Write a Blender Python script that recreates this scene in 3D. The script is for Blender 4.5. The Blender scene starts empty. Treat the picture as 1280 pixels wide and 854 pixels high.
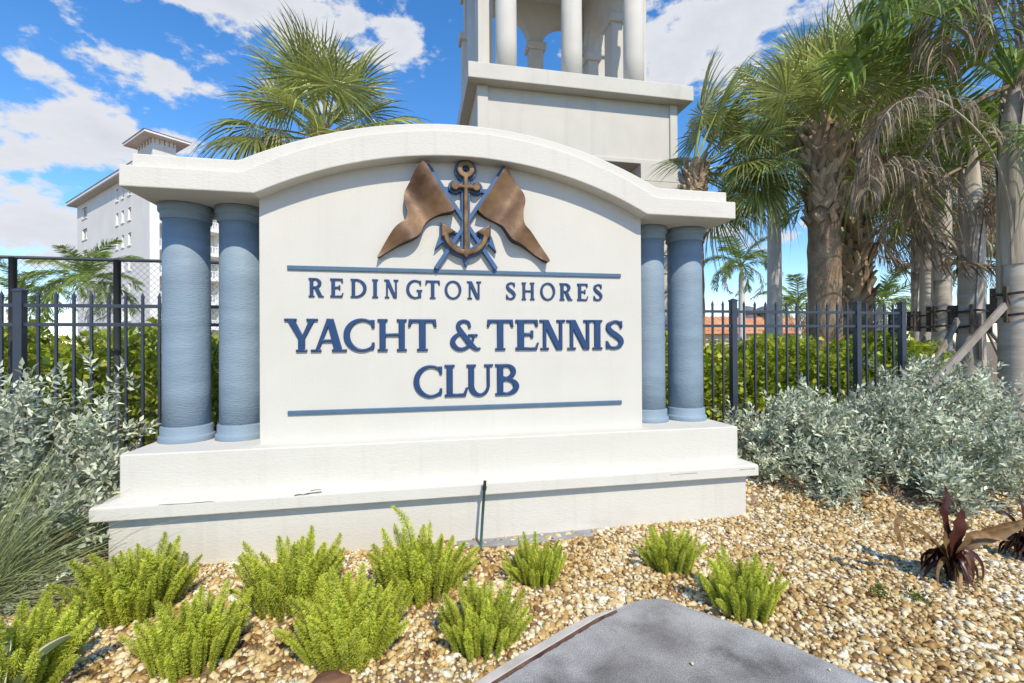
import bpy, bmesh, math, random
import numpy as np
from mathutils import Vector, Matrix, geometry
random.seed(7)
rng = np.random.default_rng(7)
R = math.radians
scene = bpy.context.scene
C = scene.collection
PI = math.pi

# ------------------------------------------------------------------ camera
F_PX, YAW, PITCH, ROLL = 584.84, 0.2011, 0.0055, 0.0061
CAM = Vector((-0.3902, -3.7635, 1.5))
_s, _c = math.sin(YAW), math.cos(YAW)
_sp, _cp = math.sin(PITCH), math.cos(PITCH)
FWD = Vector((_s*_cp, _c*_cp, _sp))
_R0 = Vector((_c, -_s, 0)); _U0 = Vector((-_s*_sp, -_c*_sp, _cp))
RIGHT = _R0*math.cos(ROLL) - _U0*math.sin(ROLL)
UP = _R0*math.sin(ROLL) + _U0*math.cos(ROLL)
cd = bpy.data.cameras.new('camera'); cam = bpy.data.objects.new('camera', cd); C.objects.link(cam)
cd.sensor_width = 36; cd.lens = F_PX/1280*36; cd.clip_start = 0.05; cd.clip_end = 3000
cam.matrix_world = Matrix(((RIGHT.x, UP.x, -FWD.x, CAM.x), (RIGHT.y, UP.y, -FWD.y, CAM.y), (RIGHT.z, UP.z, -FWD.z, CAM.z), (0, 0, 0, 1)))
scene.camera = cam
def ray(u, v): return FWD + RIGHT*((u-640)/F_PX) + UP*((427-v)/F_PX)
def at(u, v, dep): return CAM + ray(u, v)*dep
def PY(u, v, y):
    d = ray(u, v); return CAM + d*((y-CAM.y)/d.y)
def PZ(u, v, z=0.0):
    d = ray(u, v); return CAM + d*((z-CAM.z)/d.z)

# ------------------------------------------------------------------ sky, sun, exposure
SUN_EL, SUN_AZ = R(46), R(11)             # azimuth measured from the sign's normal towards +x
to_sun = Vector((math.cos(SUN_EL)*math.sin(SUN_AZ), -math.cos(SUN_EL)*math.cos(SUN_AZ), math.sin(SUN_EL)))
sd = bpy.data.lights.new('sun', 'SUN'); sd.energy = 4.75; sd.angle = R(0.5); sd.color = (1, .905, .73)
sun = bpy.data.objects.new('sun', sd); C.objects.link(sun)
sun.rotation_euler = (-to_sun).to_track_quat('-Z', 'Y').to_euler(); sun.location = (0, -8, 12)
world = bpy.data.worlds.new('World'); scene.world = world; world.use_nodes = True
wn, wl = world.node_tree.nodes, world.node_tree.links
wn.clear()
def WN(t, **k):
    n = wn.new(t)
    for a, b in k.items(): setattr(n, a, b)
    return n
out = WN('ShaderNodeOutputWorld'); bg = WN('ShaderNodeBackground'); bg.inputs[1].default_value = 0.15
sky = WN('ShaderNodeTexSky', sky_type='NISHITA', sun_disc=False)
sky.sun_elevation = SUN_EL; sky.sun_rotation = math.atan2(to_sun.x, to_sun.y)
sky.air_density = 1.0; sky.dust_density = 0.2; sky.ozone_density = 2.5
hsv = WN('ShaderNodeHueSaturation'); hsv.inputs['Saturation'].default_value = 1.3; hsv.inputs['Value'].default_value = 1.5
wl.new(sky.outputs[0], hsv.inputs['Color'])
tint = WN('ShaderNodeMix', data_type='RGBA', blend_type='MULTIPLY'); tint.inputs[0].default_value = 1; tint.inputs[7].default_value = (1.0, .98, 1.03, 1); wl.new(hsv.outputs[0], tint.inputs[6])
tc = WN('ShaderNodeTexCoord')
nrm = WN('ShaderNodeVectorMath', operation='NORMALIZE'); wl.new(tc.outputs['Generated'], nrm.inputs[0])
sep = WN('ShaderNodeSeparateXYZ'); wl.new(nrm.outputs[0], sep.inputs[0])
def MATH(op, a, b=None, clamp=False):
    n = WN('ShaderNodeMath', operation=op); n.use_clamp = clamp
    for i, x in enumerate((a, b)):
        if x is None: continue
        if isinstance(x, (int, float)): n.inputs[i].default_value = x
        else: wl.new(x, n.inputs[i])
    return n.outputs[0]
# cloud deck: fractal noise on the sky dome, flattened a little towards the horizon
mp = WN('ShaderNodeMapping'); mp.inputs['Scale'].default_value = (1, 1, 1.9); wl.new(nrm.outputs[0], mp.inputs[0])
n1 = WN('ShaderNodeTexNoise'); n1.inputs['Scale'].default_value = 3.4; n1.inputs['Detail'].default_value = 9; n1.inputs['Roughness'].default_value = .56
n1.inputs['Distortion'].default_value = .15
wl.new(mp.outputs[0], n1.inputs['Vector'])
n3 = WN('ShaderNodeTexNoise'); n3.inputs['Scale'].default_value = 16; n3.inputs['Detail'].default_value = 7; n3.inputs['Roughness'].default_value = .6
wl.new(mp.outputs[0], n3.inputs['Vector'])
cov = MATH('ADD', MATH('MULTIPLY', MATH('SUBTRACT', n1.outputs[0], .5), 1.2), MATH('MULTIPLY', MATH('SUBTRACT', n3.outputs[0], .5), 1.25))
def blob(u, v, ru, rv, amp):
    """a cloud centred on one direction of the sky, wider than tall"""
    d = ray(u, v).normalized()
    side = Vector((0, 0, 1)).cross(d).normalized(); up_ = d.cross(side)
    def dot(w):
        n = WN('ShaderNodeVectorMath', operation='DOT_PRODUCT'); wl.new(nrm.outputs[0], n.inputs[0]); n.inputs[1].default_value = w
        return n.outputs['Value']
    k = F_PX*math.sqrt(1+((u-640)/F_PX)**2)
    a = MATH('DIVIDE', dot(side), ru/k); b = MATH('DIVIDE', dot(up_), rv/k)
    r2 = MATH('ADD', MATH('MULTIPLY', a, a), MATH('MULTIPLY', b, b))
    g = MATH('MULTIPLY', MATH('EXPONENT', MATH('MULTIPLY', r2, -1.0)), amp)
    return MATH('MULTIPLY', g, MATH('GREATER_THAN', dot(d), 0))
for b in ((300, -20, 180, 66, .70), (185, 92, 78, 30, .55), (60, 185, 130, 48, .54), (60, 285, 160, 48, .58), (497, 50, 26, 34, .38), (130, 160, 70, 28, .3),
          (930, 20, 170, 75, .5), (900, 290, 90, 26, .42), (240, 180, 40, 18, .3), (1240, 230, 70, 60, .3), (45, 76, 22, 10, .3)):
    cov = MATH('ADD', cov, blob(*b))
cl = WN('ShaderNodeMapRange', interpolation_type='SMOOTHSTEP'); cl.inputs['From Min'].default_value = .25; cl.inputs['From Max'].default_value = .48
wl.new(cov, cl.inputs['Value'])
n2 = WN('ShaderNodeTexNoise'); n2.inputs['Scale'].default_value = 5.5; n2.inputs['Detail'].default_value = 6; wl.new(mp.outputs[0], n2.inputs['Vector'])
thick = MATH('ADD', MATH('MULTIPLY', cov, .9), MATH('MULTIPLY', n2.outputs[0], .5))
cr = WN('ShaderNodeValToRGB'); e = cr.color_ramp.elements
e[0].position = .30; e[0].color = (5.7, 5.8, 6.0, 1); e[1].position = 1.0; e[1].color = (4.6, 4.8, 5.3, 1)
wl.new(thick, cr.inputs[0])
mx = WN('ShaderNodeMix', data_type='RGBA'); wl.new(cl.outputs[0], mx.inputs[0]); wl.new(tint.outputs[2], mx.inputs[6]); wl.new(cr.outputs[0], mx.inputs[7])
wl.new(mx.outputs[2], bg.inputs[0]); wl.new(bg.outputs[0], out.inputs[0])
scene.view_settings.view_transform = 'Standard'; scene.view_settings.look = 'None'
scene.view_settings.exposure = 0.0; scene.view_settings.gamma = 1.0
try: scene.view_settings.use_curve_mapping = False
except Exception: pass
scene.render.engine = 'CYCLES'
scene.cycles.max_bounces = 8; scene.cycles.transparent_max_bounces = 8

# ------------------------------------------------------------------ materials
def mat(name, col, rough=.65, var=.12, scale=6, col2=None, bump=0.0, bscale=60, stretch=(1, 1, 1), tone=False, trans=0.0,
        metallic=0.0, rand=0.0, spec=.4, dirt=None, bdist=.004, streak=None):
    m = bpy.data.materials.new(name); m.use_nodes = True
    N, L = m.node_tree.nodes, m.node_tree.links
    p = N['Principled BSDF']; p.inputs['Roughness'].default_value = rough; p.inputs['Metallic'].default_value = metallic
    p.inputs['Specular IOR Level'].default_value = spec
    t = N.new('ShaderNodeTexCoord'); mp = N.new('ShaderNodeMapping'); L.new(t.outputs['Object'], mp.inputs[0]); mp.inputs['Scale'].default_value = stretch
    nz = N.new('ShaderNodeTexNoise'); nz.inputs['Scale'].default_value = scale; nz.inputs['Detail'].default_value = 6; L.new(mp.outputs[0], nz.inputs['Vector'])
    mr = N.new('ShaderNodeMapRange'); mr.inputs['From Min'].default_value = .3; mr.inputs['From Max'].default_value = .7; L.new(nz.outputs[0], mr.inputs['Value'])
    mix = N.new('ShaderNodeMix'); mix.data_type = 'RGBA'; L.new(mr.outputs[0], mix.inputs[0])
    c2 = col2 or [min(1, c*(1+var)) for c in col]; c1 = col if col2 else [c*(1-var) for c in col]
    mix.inputs[6].default_value = (*c1, 1); mix.inputs[7].default_value = (*c2, 1)
    cur = mix.outputs[2]
    if tone:
        a = N.new('ShaderNodeAttribute'); a.attribute_name = 'tone'
        x = N.new('ShaderNodeMix'); x.data_type = 'RGBA'; x.blend_type = 'MULTIPLY'; x.inputs[0].default_value = 1
        L.new(cur, x.inputs[6]); L.new(a.outputs['Color'], x.inputs[7]); cur = x.outputs[2]
    if rand:
        oi = N.new('ShaderNodeObjectInfo'); hv = N.new('ShaderNodeHueSaturation')
        ma = N.new('ShaderNodeMapRange'); ma.inputs['To Min'].default_value = 1-rand; ma.inputs['To Max'].default_value = 1+rand
        L.new(oi.outputs['Random'], ma.inputs['Value']); L.new(ma.outputs[0], hv.inputs['Value']); L.new(cur, hv.inputs['Color']); cur = hv.outputs[0]
    if dirt:
        dn = N.new('ShaderNodeTexNoise'); dn.inputs['Scale'].default_value = dirt[1]; dn.inputs['Detail'].default_value = 8; dn.inputs['Roughness'].default_value = .7
        L.new(mp.outputs[0], dn.inputs['Vector'])
        dr = N.new('ShaderNodeMapRange'); dr.inputs['From Min'].default_value = dirt[2]; dr.inputs['From Max'].default_value = dirt[2]+.16; dr.inputs['To Max'].default_value = dirt[3]
        L.new(dn.outputs[0], dr.inputs['Value'])
        x = N.new('ShaderNodeMix'); x.data_type = 'RGBA'; L.new(dr.outputs[0], x.inputs[0]); L.new(cur, x.inputs[6]); x.inputs[7].default_value = (*dirt[0], 1); cur = x.outputs[2]
    if streak:      # rain marks: narrow, tall, faint
        m2 = N.new('ShaderNodeMapping'); L.new(t.outputs['Object'], m2.inputs[0]); m2.inputs['Scale'].default_value = (streak[1], streak[1], streak[1]*.045)
        sn = N.new('ShaderNodeTexNoise'); sn.inputs['Scale'].default_value = 1; sn.inputs['Detail'].default_value = 4; L.new(m2.outputs[0], sn.inputs['Vector'])
        sr = N.new('ShaderNodeMapRange'); sr.inputs['From Min'].default_value = .56; sr.inputs['From Max'].default_value = .74; sr.inputs['To Max'].default_value = streak[2]; L.new(sn.outputs[0], sr.inputs['Value'])
        x = N.new('ShaderNodeMix'); x.data_type = 'RGBA'; L.new(sr.outputs[0], x.inputs[0]); L.new(cur, x.inputs[6]); x.inputs[7].default_value = (*streak[0], 1); cur = x.outputs[2]
    L.new(cur, p.inputs['Base Color'])
    if bump:
        bn = N.new('ShaderNodeTexNoise'); bn.inputs['Scale'].default_value = bscale; bn.inputs['Detail'].default_value = 5; L.new(mp.outputs[0], bn.inputs['Vector'])
        bp = N.new('ShaderNodeBump'); bp.inputs['Strength'].default_value = bump; bp.inputs['Distance'].default_value = bdist
        L.new(bn.outputs[0], bp.inputs['Height']); L.new(bp.outputs[0], p.inputs['Normal'])
    if trans:
        tr = N.new('ShaderNodeBsdfTranslucent'); ms = N.new('ShaderNodeMixShader'); ms.inputs[0].default_value = trans
        L.new(cur, tr.inputs[0]); o = N['Material Output']
        L.new(p.outputs[0], ms.inputs[1]); L.new(tr.outputs[0], ms.inputs[2]); L.new(ms.outputs[0], o.inputs[0])
    return m
MT = dict(
    stucco=mat('white_stucco', (.60, .575, .515), .8, .03, 3, bump=.5, bscale=62, stretch=(.55, 1, 1.5), bdist=.004, dirt=((.46, .43, .37), 2.2, .58, .4), streak=((.36, .33, .27), 17, .15)),
    panel=mat('panel_stucco', (.585, .562, .505), .8, .03, 2.5, bump=.45, bscale=75, bdist=.003, dirt=((.48, .455, .40), 1.7, .60, .35), streak=((.40, .375, .32), 15, .08)),
    towerwhite=mat('tower_stucco', (.55, .525, .47), .8, .035, 2, bump=.35, bscale=30, bdist=.006, dirt=((.42, .40, .34), .8, .58, .5), streak=((.30, .28, .23), 5, .2)),
    blue=mat('blue_column_paint', (.21, .28, .345), .62, .12, 7, bump=1.0, bscale=85, stretch=(.32, .32, 1.5), bdist=.0045, dirt=((.30, .38, .46), 5, .56, .45)),
    letter=mat('blue_letter_paint', (.011, .045, .135), .38, .1, 8, spec=.5),
    rule=mat('rule_paint', (.075, .135, .21), .45, .08, 9),
    emblue=mat('emblem_blue_paint', (.045, .11, .24), .5, .15, 9),
    bronze=mat('bronze', (.075, .034, .014), .42, .2, 6, col2=(.25, .145, .07), metallic=.3, bump=.4, bscale=25, spec=.5),
    gold=mat('aged_bronze', (.10, .052, .02), .38, .2, 14, col2=(.27, .165, .075), metallic=.5, spec=.5),
    fence=mat('fence_metal', (.035, .045, .066), .42, .1, 9, spec=.5),
    chain=mat('chain_link_wire', (.05, .055, .065), .5, .1, 9),
    soil=mat('soil', (.16, .11, .065), .95, .3, 5, col2=(.27, .195, .12), bump=.6, bscale=30),
    concrete=mat('concrete', (.12, .113, .107), .85, .2, 3.5, col2=(.31, .295, .28), bump=.6, bscale=140, bdist=.003, dirt=((.062, .058, .055), 2.2, .49, .85)),
    footing=mat('footing_concrete', (.22, .22, .225), .9, .2, 6, col2=(.36, .36, .36), bump=.5, bscale=90, bdist=.003),
    kerb=mat('kerb_concrete', (.50, .46, .42), .85, .15, 9, bump=.4, bscale=60, dirt=((.25, .2, .17), 6, .6, .6)),
    rust=mat('rust', (.05, .022, .014), .9, .4, 14, col2=(.16, .095, .065), bump=.5, bscale=70),
    stake=mat('green_plastic', (.035, .095, .085), .45, .15, 12),
    stakecap=mat('black_plastic', (.02, .022, .025), .45),
    fern=mat('foxtail_fern', (.42, .48, .045), .5, .2, 8, col2=(.66, .69, .12), tone=True, trans=.4, rand=.16),
    silver=mat('silver_leaf', (.42, .48, .32), .6, .2, 7, col2=(.78, .80, .63), tone=True, trans=.22, spec=.25),
    hedge=mat('sea_grape_leaf', (.30, .43, .03), .38, .25, 3, col2=(.60, .62, .08), tone=True, trans=.45),
    stem=mat('woody_stem', (.17, .12, .075), .85, .25, 14, bump=.4),
    sabal=mat('sabal_leaf', (.20, .25, .05), .32, .25, 3, col2=(.46, .47, .14), tone=True, trans=.32, rand=.3, spec=.6),
    sabalyel=mat('yellowing_palm_leaf', (.30, .26, .06), .5, .25, 3, col2=(.42, .38, .12), tone=True, trans=.25, rand=.15),
    feather=mat('feather_palm_leaf', (.15, .24, .035), .36, .25, 3, col2=(.30, .38, .08), tone=True, trans=.3, rand=.2),
    dead=mat('dead_frond', (.17, .125, .08), .8, .3, 4, col2=(.38, .305, .22), tone=True, trans=.15, rand=.15),
    rachis=mat('dry_frond_rib', (.40, .36, .29), .7, .2, 8),
    sabaltrunk=mat('sabal_trunk', (.15, .095, .055), .9, .3, 7, col2=(.37, .265, .17), stretch=(1, 1, .55), bump=1.0, bscale=26, bdist=.02),
    boot=mat('palm_boot', (.19, .115, .06), .85, .3, 9, col2=(.45, .34, .22), rand=.3, bump=.6, bscale=40, stretch=(1, 1, .25)),
    greytrunk=mat('smooth_palm_trunk', (.33, .28, .22), .8, .2, 2.5, col2=(.50, .46, .40), bump=.4, bscale=9, stretch=(.6, .6, 4), bdist=.01, dirt=((.22, .13, .08), 1.6, .55, .7)),
    sheath=mat('leaf_sheath', (.33, .27, .20), .75, .25, 3, col2=(.62, .57, .49), stretch=(5, 5, .35), bump=.5, bscale=20, bdist=.008),
    royaltrunk=mat('royal_palm_trunk', (.58, .57, .55), .75, .12, 3, col2=(.70, .69, .67), bump=.2, bscale=10),
    lumber=mat('weathered_lumber', (.19, .16, .13), .85, .2, 5, col2=(.31, .28, .245), stretch=(1, 1, 1), bump=.3, bscale=40),
    batten=mat('dark_timber', (.10, .075, .055), .85, .25, 9),
    strap=mat('black_strap', (.025, .025, .03), .5),
    cordy=mat('purple_leaf', (.032, .010, .013), .34, .3, 9, col2=(.105, .03, .02), tone=True, trans=.2),
    cordydry=mat('dry_purple_leaf', (.11, .055, .02), .6, .3, 14, col2=(.27, .165, .065), tone=True, trans=.15),
    grass=mat('muhly_grass', (.22, .27, .09), .6, .2, 5, col2=(.38, .41, .20), tone=True, trans=.2),
    agave=mat('agave_green', (.05, .075, .03), .45, .2, 4, col2=(.10, .13, .05)),
    agaveedge=mat('agave_cream_edge', (.55, .50, .28), .5, .1, 5),
    rock=mat('brown_rock', (.16, .08, .045), .85, .3, 12, bump=.6, bscale=30),
    aptwall=mat('apartment_stucco', (.66, .645, .61), .85, .05, .3, streak=((.45, .43, .39), 1.4, .4)),
    apttrim=mat('apartment_trim', (.80, .79, .76), .8, .02, .3),
    glass=mat('window_glass', (.05, .06, .08), .08, .2, .3, spec=.7),
    rooftile=mat('dark_roof_tile', (.17, .085, .06), .8, .3, 1.2, bump=.3, bscale=4),
    soffit=mat('apartment_soffit', (.48, .47, .46), .85, .05, .5),
    orange=mat('orange_roof_tile', (.58, .22, .09), .75, .3, 1.0, col2=(.70, .38, .20)),
    cream=mat('cream_house_wall', (.62, .54, .42), .85, .06, .6),
    cupola=mat('grey_cupola_metal', (.13, .14, .16), .5, .1, 2),
    weed=mat('weed_leaf', (.08, .15, .02), .5, .2, 20, tone=True, trans=.3),
)

def walk_material():
    m = MT['concrete'].copy(); m.name = 'worn_concrete'; N, L = m.node_tree.nodes, m.node_tree.links; p = N['Principled BSDF']
    src = p.inputs['Base Color'].links[0].from_socket; mp = [n for n in N if n.type == 'MAPPING'][0]
    at_ = N.new('ShaderNodeAttribute'); at_.attribute_name = 'tone'
    nz = N.new('ShaderNodeTexNoise'); nz.inputs['Scale'].default_value = 5; nz.inputs['Detail'].default_value = 8; L.new(mp.outputs[0], nz.inputs['Vector'])
    ad = N.new('ShaderNodeMath'); ad.operation = 'MULTIPLY_ADD'; L.new(nz.outputs[0], ad.inputs[0]); ad.inputs[1].default_value = -.55; L.new(at_.outputs['Fac'], ad.inputs[2])
    mr = N.new('ShaderNodeMapRange'); mr.inputs['From Min'].default_value = -.30; mr.inputs['From Max'].default_value = .0; mr.inputs['To Min'].default_value = 1.0; mr.inputs['To Max'].default_value = 0; L.new(ad.outputs[0], mr.inputs['Value'])
    x = N.new('ShaderNodeMix'); x.data_type = 'RGBA'; L.new(mr.outputs[0], x.inputs[0]); L.new(src, x.inputs[6]); x.inputs[7].default_value = (.44, .435, .42, 1)
    sp = N.new('ShaderNodeTexNoise'); sp.inputs['Scale'].default_value = 190; sp.inputs['Detail'].default_value = 3; L.new(mp.outputs[0], sp.inputs['Vector'])
    sm = N.new('ShaderNodeMapRange'); sm.inputs['From Min'].default_value = .32; sm.inputs['From Max'].default_value = .68; sm.inputs['To Min'].default_value = .55; sm.inputs['To Max'].default_value = 1.45; L.new(sp.outputs[0], sm.inputs['Value'])
    hv = N.new('ShaderNodeHueSaturation'); L.new(x.outputs[2], hv.inputs['Color']); L.new(sm.outputs[0], hv.inputs['Value']); L.new(hv.outputs[0], p.inputs['Base Color']); return m
MT['walk'] = walk_material()

# ------------------------------------------------------------------ helpers
def link(name, me, parent=None, loc=None):
    o = bpy.data.objects.new(name, me); C.objects.link(o)
    if parent: o.parent = parent
    if loc is not None: o.location = loc
    return o
def tag(o, label, cat, group=None, kind=None):
    o['label'] = label; o['category'] = cat
    if group: o['group'] = group
    if kind: o['kind'] = kind
    return o
def thing(name, label, cat, loc=(0, 0, 0), rz=0, group=None):
    o = bpy.data.objects.new(name, None); C.objects.link(o); o.location = loc; o.rotation_euler = (0, 0, rz); o.empty_display_size = .2
    return tag(o, label, cat, group)
def copy_tree(o, parent=None):
    c = o.copy(); C.objects.link(c); c.parent = parent
    for ch in o.children: copy_tree(ch, c)
    return c
class MB:
    """collects vertices and faces of one mesh"""
    def __init__(s): s.v = []; s.f = []; s.t = []; s.mi = []; s.cm = 0
    def add(s, vs, fs, tone=1.0):
        b = len(s.v); s.v += [tuple(p) for p in vs]; s.t += [tone]*len(vs)
        s.f += [tuple(b+i for i in f) for f in fs]; s.mi += [s.cm]*len(fs)
        return s
    def box(s, a, b):
        (x0, y0, z0), (x1, y1, z1) = a, b
        return s.add([(x0, y0, z0), (x1, y0, z0), (x1, y1, z0), (x0, y1, z0), (x0, y0, z1), (x1, y0, z1), (x1, y1, z1), (x0, y1, z1)],
                     [(3, 2, 1, 0), (4, 5, 6, 7), (0, 1, 5, 4), (1, 2, 6, 5), (2, 3, 7, 6), (3, 0, 4, 7)])
    def beam(s, p, q, w, h, up=(0, 0, 1)):
        p, q = Vector(p), Vector(q); d = (q-p).normalized(); sd_ = d.cross(Vector(up))
        sd_ = sd_.normalized() if sd_.length > 1e-4 else Vector((1, 0, 0)); u = sd_.cross(d)
        c = []
        for e in (p, q):
            for a, b in ((-1, -1), (1, -1), (1, 1), (-1, 1)): c.append(e+sd_*(a*w/2)+u*(b*h/2))
        return s.add(c, [(3, 2, 1, 0), (4, 5, 6, 7), (0, 1, 5, 4), (1, 2, 6, 5), (2, 3, 7, 6), (3, 0, 4, 7)])
    def tube(s, pts, rad, n=8, cap=True, tone=1.0):
        pts = [Vector(p) for p in pts]; vs = []
        if not hasattr(rad, '__len__'): rad = [rad]*len(pts)
        ref = Vector((0.0, 0.0, 1.0))
        if abs((pts[-1]-pts[0]).normalized().z) > .9: ref = Vector((1.0, 0.0, 0.0))
        for i, p in enumerate(pts):
            d = (pts[min(i+1, len(pts)-1)]-pts[max(i-1, 0)]).normalized(); a = d.cross(ref).normalized(); b = a.cross(d)
            for k in range(n):
                t = 2*PI*k/n; vs.append(p+a*(rad[i]*math.cos(t))+b*(rad[i]*math.sin(t)))
        fs = []
        for i in range(len(pts)-1):
            for k in range(n):
                fs.append((i*n+k, (i)*n+(k+1) % n, (i+1)*n+(k+1) % n, (i+1)*n+k))
        if cap: fs += [tuple(range(n)), tuple(range((len(pts)-1)*n, len(pts)*n))[::-1]]
        return s.add(vs, fs, tone)
    def lathe(s, prof, n=48, c=(0, 0)):
        vs = []
        for r, z in prof:
            for k in range(n):
                t = 2*PI*k/n; vs.append((c[0]+r*math.cos(t), c[1]+r*math.sin(t), z))
        fs = [(i*n+k, i*n+(k+1) % n, (i+1)*n+(k+1) % n, (i+1)*n+k) for i in range(len(prof)-1) for k in range(n)]
        fs += [tuple(range(n))[::-1], tuple(range((len(prof)-1)*n, len(prof)*n))]
        return s.add(vs, fs)
    def ribbon(s, pts, wid, side, tone=1.0):
        """flat blade along pts, half-width wid[i], sideways vector(s)"""
        vs = []; n = len(pts)
        for i in range(n):
            sv = side[i] if isinstance(side, list) else side
            if i == n-1 and wid[i] < 1e-4: vs.append(pts[i])
            else: vs += [pts[i]-sv*wid[i], pts[i]+sv*wid[i]]
        fs = []
        for i in range(n-1):
            if i == n-2 and wid[-1] < 1e-4: fs.append((2*i, 2*i+1, 2*i+2))
            else: fs.append((2*i, 2*i+1, 2*i+3, 2*i+2))
        return s.add(vs, fs, tone)
    def mesh(s, name, m, smooth=False):
        me = bpy.data.meshes.new(name); me.from_pydata(s.v, [], s.f)
        for x in (m if isinstance(m, (list, tuple)) else [m]): me.materials.append(x)
        if any(s.mi): me.polygons.foreach_set('material_index', s.mi)
        a = me.attributes.new('tone', 'FLOAT', 'POINT'); a.data.foreach_set('value', np.array(s.t, dtype=np.float32))
        if smooth: me.polygons.foreach_set('use_smooth', [True]*len(me.polygons))
        me.update(); return me
    def build(s, name, m, parent=None, smooth=False, bevel=0, loc=None, seg=2):
        o = link(name, s.mesh(name, m, smooth), parent, loc)
        if bevel:
            b = o.modifiers.new('edge', 'BEVEL'); b.width = bevel; b.segments = seg; b.limit_method = 'ANGLE'; b.angle_limit = R(40)
        return o
def np_mesh(name, V, F, tone, m, smooth=False):
    """V (n,3), F (k,3|4) arrays, tone (n,)"""
    me = bpy.data.meshes.new(name); k = F.shape[1]
    me.vertices.add(len(V)); me.vertices.foreach_set('co', V.astype(np.float32).ravel())
    me.loops.add(F.size); me.loops.foreach_set('vertex_index', F.astype(np.int32).ravel())
    me.polygons.add(len(F)); me.polygons.foreach_set('loop_start', np.arange(0, F.size, k, dtype=np.int32))
    me.update(calc_edges=True)
    a = me.attributes.new('tone', 'FLOAT', 'POINT'); a.data.foreach_set('value', tone.astype(np.float32))
    if smooth: me.polygons.foreach_set('use_smooth', np.ones(len(F), dtype=bool))
    me.materials.append(m); me.validate(); return me
def smooth01(t): t = min(1, max(0, t)); return t*t*(3-2*t)
def H(x, y):
    """ground height: the bed climbs behind the sign to the fence line"""
    h = .42*smooth01((y+.2)/1.15)
    if x > 2.3: h = max(h, .30*smooth01((y+.75)/1.3)*smooth01((x-2.3)/1.2))
    return h

# ================================================================== LARGE STRUCTURE
# ------------------------------------------------------------------ ground
def ground():
    xs = np.concatenate([[-900, -400, -150, -60, -25, -12], np.arange(-8, 10.01, .25), [14, 25, 60, 150, 400, 900]])
    ys = np.concatenate([[-300, -100, -40, -15, -8], np.arange(-5, 3.01, .2), [4, 6, 10, 20, 45, 100, 250, 600, 1500]])
    V = np.array([(x, y, H(x, y)) for y in ys for x in xs]); nx = len(xs)
    F = np.array([(j*nx+i, j*nx+i+1, (j+1)*nx+i+1, (j+1)*nx+i) for j in range(len(ys)-1) for i in range(nx-1)])
    o = link('ground', np_mesh('ground', V, F, np.ones(len(V)), MT['soil'], True)); o['kind'] = 'structure'
ground()
# concrete walk: a tongue with a rounded tip that widens towards the camera
edge_r = [PZ(u, v, .03) for u, v in ((792, 751), (806, 747.5), (822, 747), (840, 750), (862, 758), (885, 766), (912, 775), (945, 787), (985, 803), (1030, 823), (1075, 844), (1110, 860))]
edge_l = [PZ(u, v, .03) for u, v in ((780, 755), (765, 763), (748, 773), (720, 789), (690, 806), (660, 823), (630, 841), (600, 858))]
er, el = edge_r[-1], edge_l[-1]
dr = (edge_r[-1]-edge_r[-3]).normalized(); dl = (edge_l[-1]-edge_l[-3]).normalized()
outl = edge_r + [er+dr*1.2, er+dr*4] + [el+dl*4, el+dl*1.2] + edge_l[::-1]
SLAB = [(p.x, p.y) for p in outl]
def inside(px, py, poly):
    c = np.zeros(len(px), dtype=bool); n = len(poly)
    for i in range(n):
        (x0, y0), (x1, y1) = poly[i-1], poly[i]
        if y0 == y1: continue
        m = ((y0 > py) != (y1 > py)) & (px < (x1-x0)*(py-y0)/(y1-y0)+x0); c ^= m
    return c

def walk():
    P = np.array(SLAB); n = len(P)
    if sum(SLAB[i-1][0]*SLAB[i][1]-SLAB[i][0]*SLAB[i-1][1] for i in range(n)) < 0: P = P[::-1]
    # densify the outline, then fill with a 4 cm grid
    out_ = []
    for i in range(n):
        p, q = P[i], P[(i+1) % n]; k = max(1, int(np.hypot(*(q-p))/.05))
        out_ += [p+(q-p)*j/k for j in range(k)]
    O = np.array(out_); gx, gy = [v.ravel() for v in np.meshgrid(np.arange(O[:, 0].min(), O[:, 0].max(), .05), np.arange(max(-4.2, O[:, 1].min()), O[:, 1].max(), .05))]
    k = inside(gx, gy, [tuple(p) for p in O]); gx, gy = gx[k], gy[k]
    dist = np.min(np.hypot(gx[:, None]-O[None, :, 0], gy[:, None]-O[None, :, 1]), 1); k = dist > .02; gx, gy = gx[k], gy[k]
    m_ = len(O); vo, _, fo, _, _, _ = geometry.delaunay_2d_cdt([Vector(p) for p in O]+[Vector(p) for p in zip(gx, gy)], [(i, (i+1) % m_) for i in range(m_)], [], 1, 1e-6)
    V = np.array([(v.x, v.y) for v in vo]); dist = np.min(np.hypot(V[:, None, 0]-O[None, :, 0], V[:, None, 1]-O[None, :, 1]), 1)
    Z = .032-.010*np.exp(-dist/.012)
    m = MB(); m.add([(x, y, z) for (x, y), z in zip(V, Z)], [tuple(f) for f in fo]); m.t = list(dist)
    b0 = len(m.v); m.add([(p[0], p[1], .022) for p in O]+[(p[0], p[1], -.08) for p in O], [(i, m_+i, m_+(i+1) % m_, (i+1) % m_) for i in range(m_)], 0.0)
    o = m.build('concrete_walk', MT['walk'], None, True); o['kind'] = 'structure'
walk()
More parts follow.
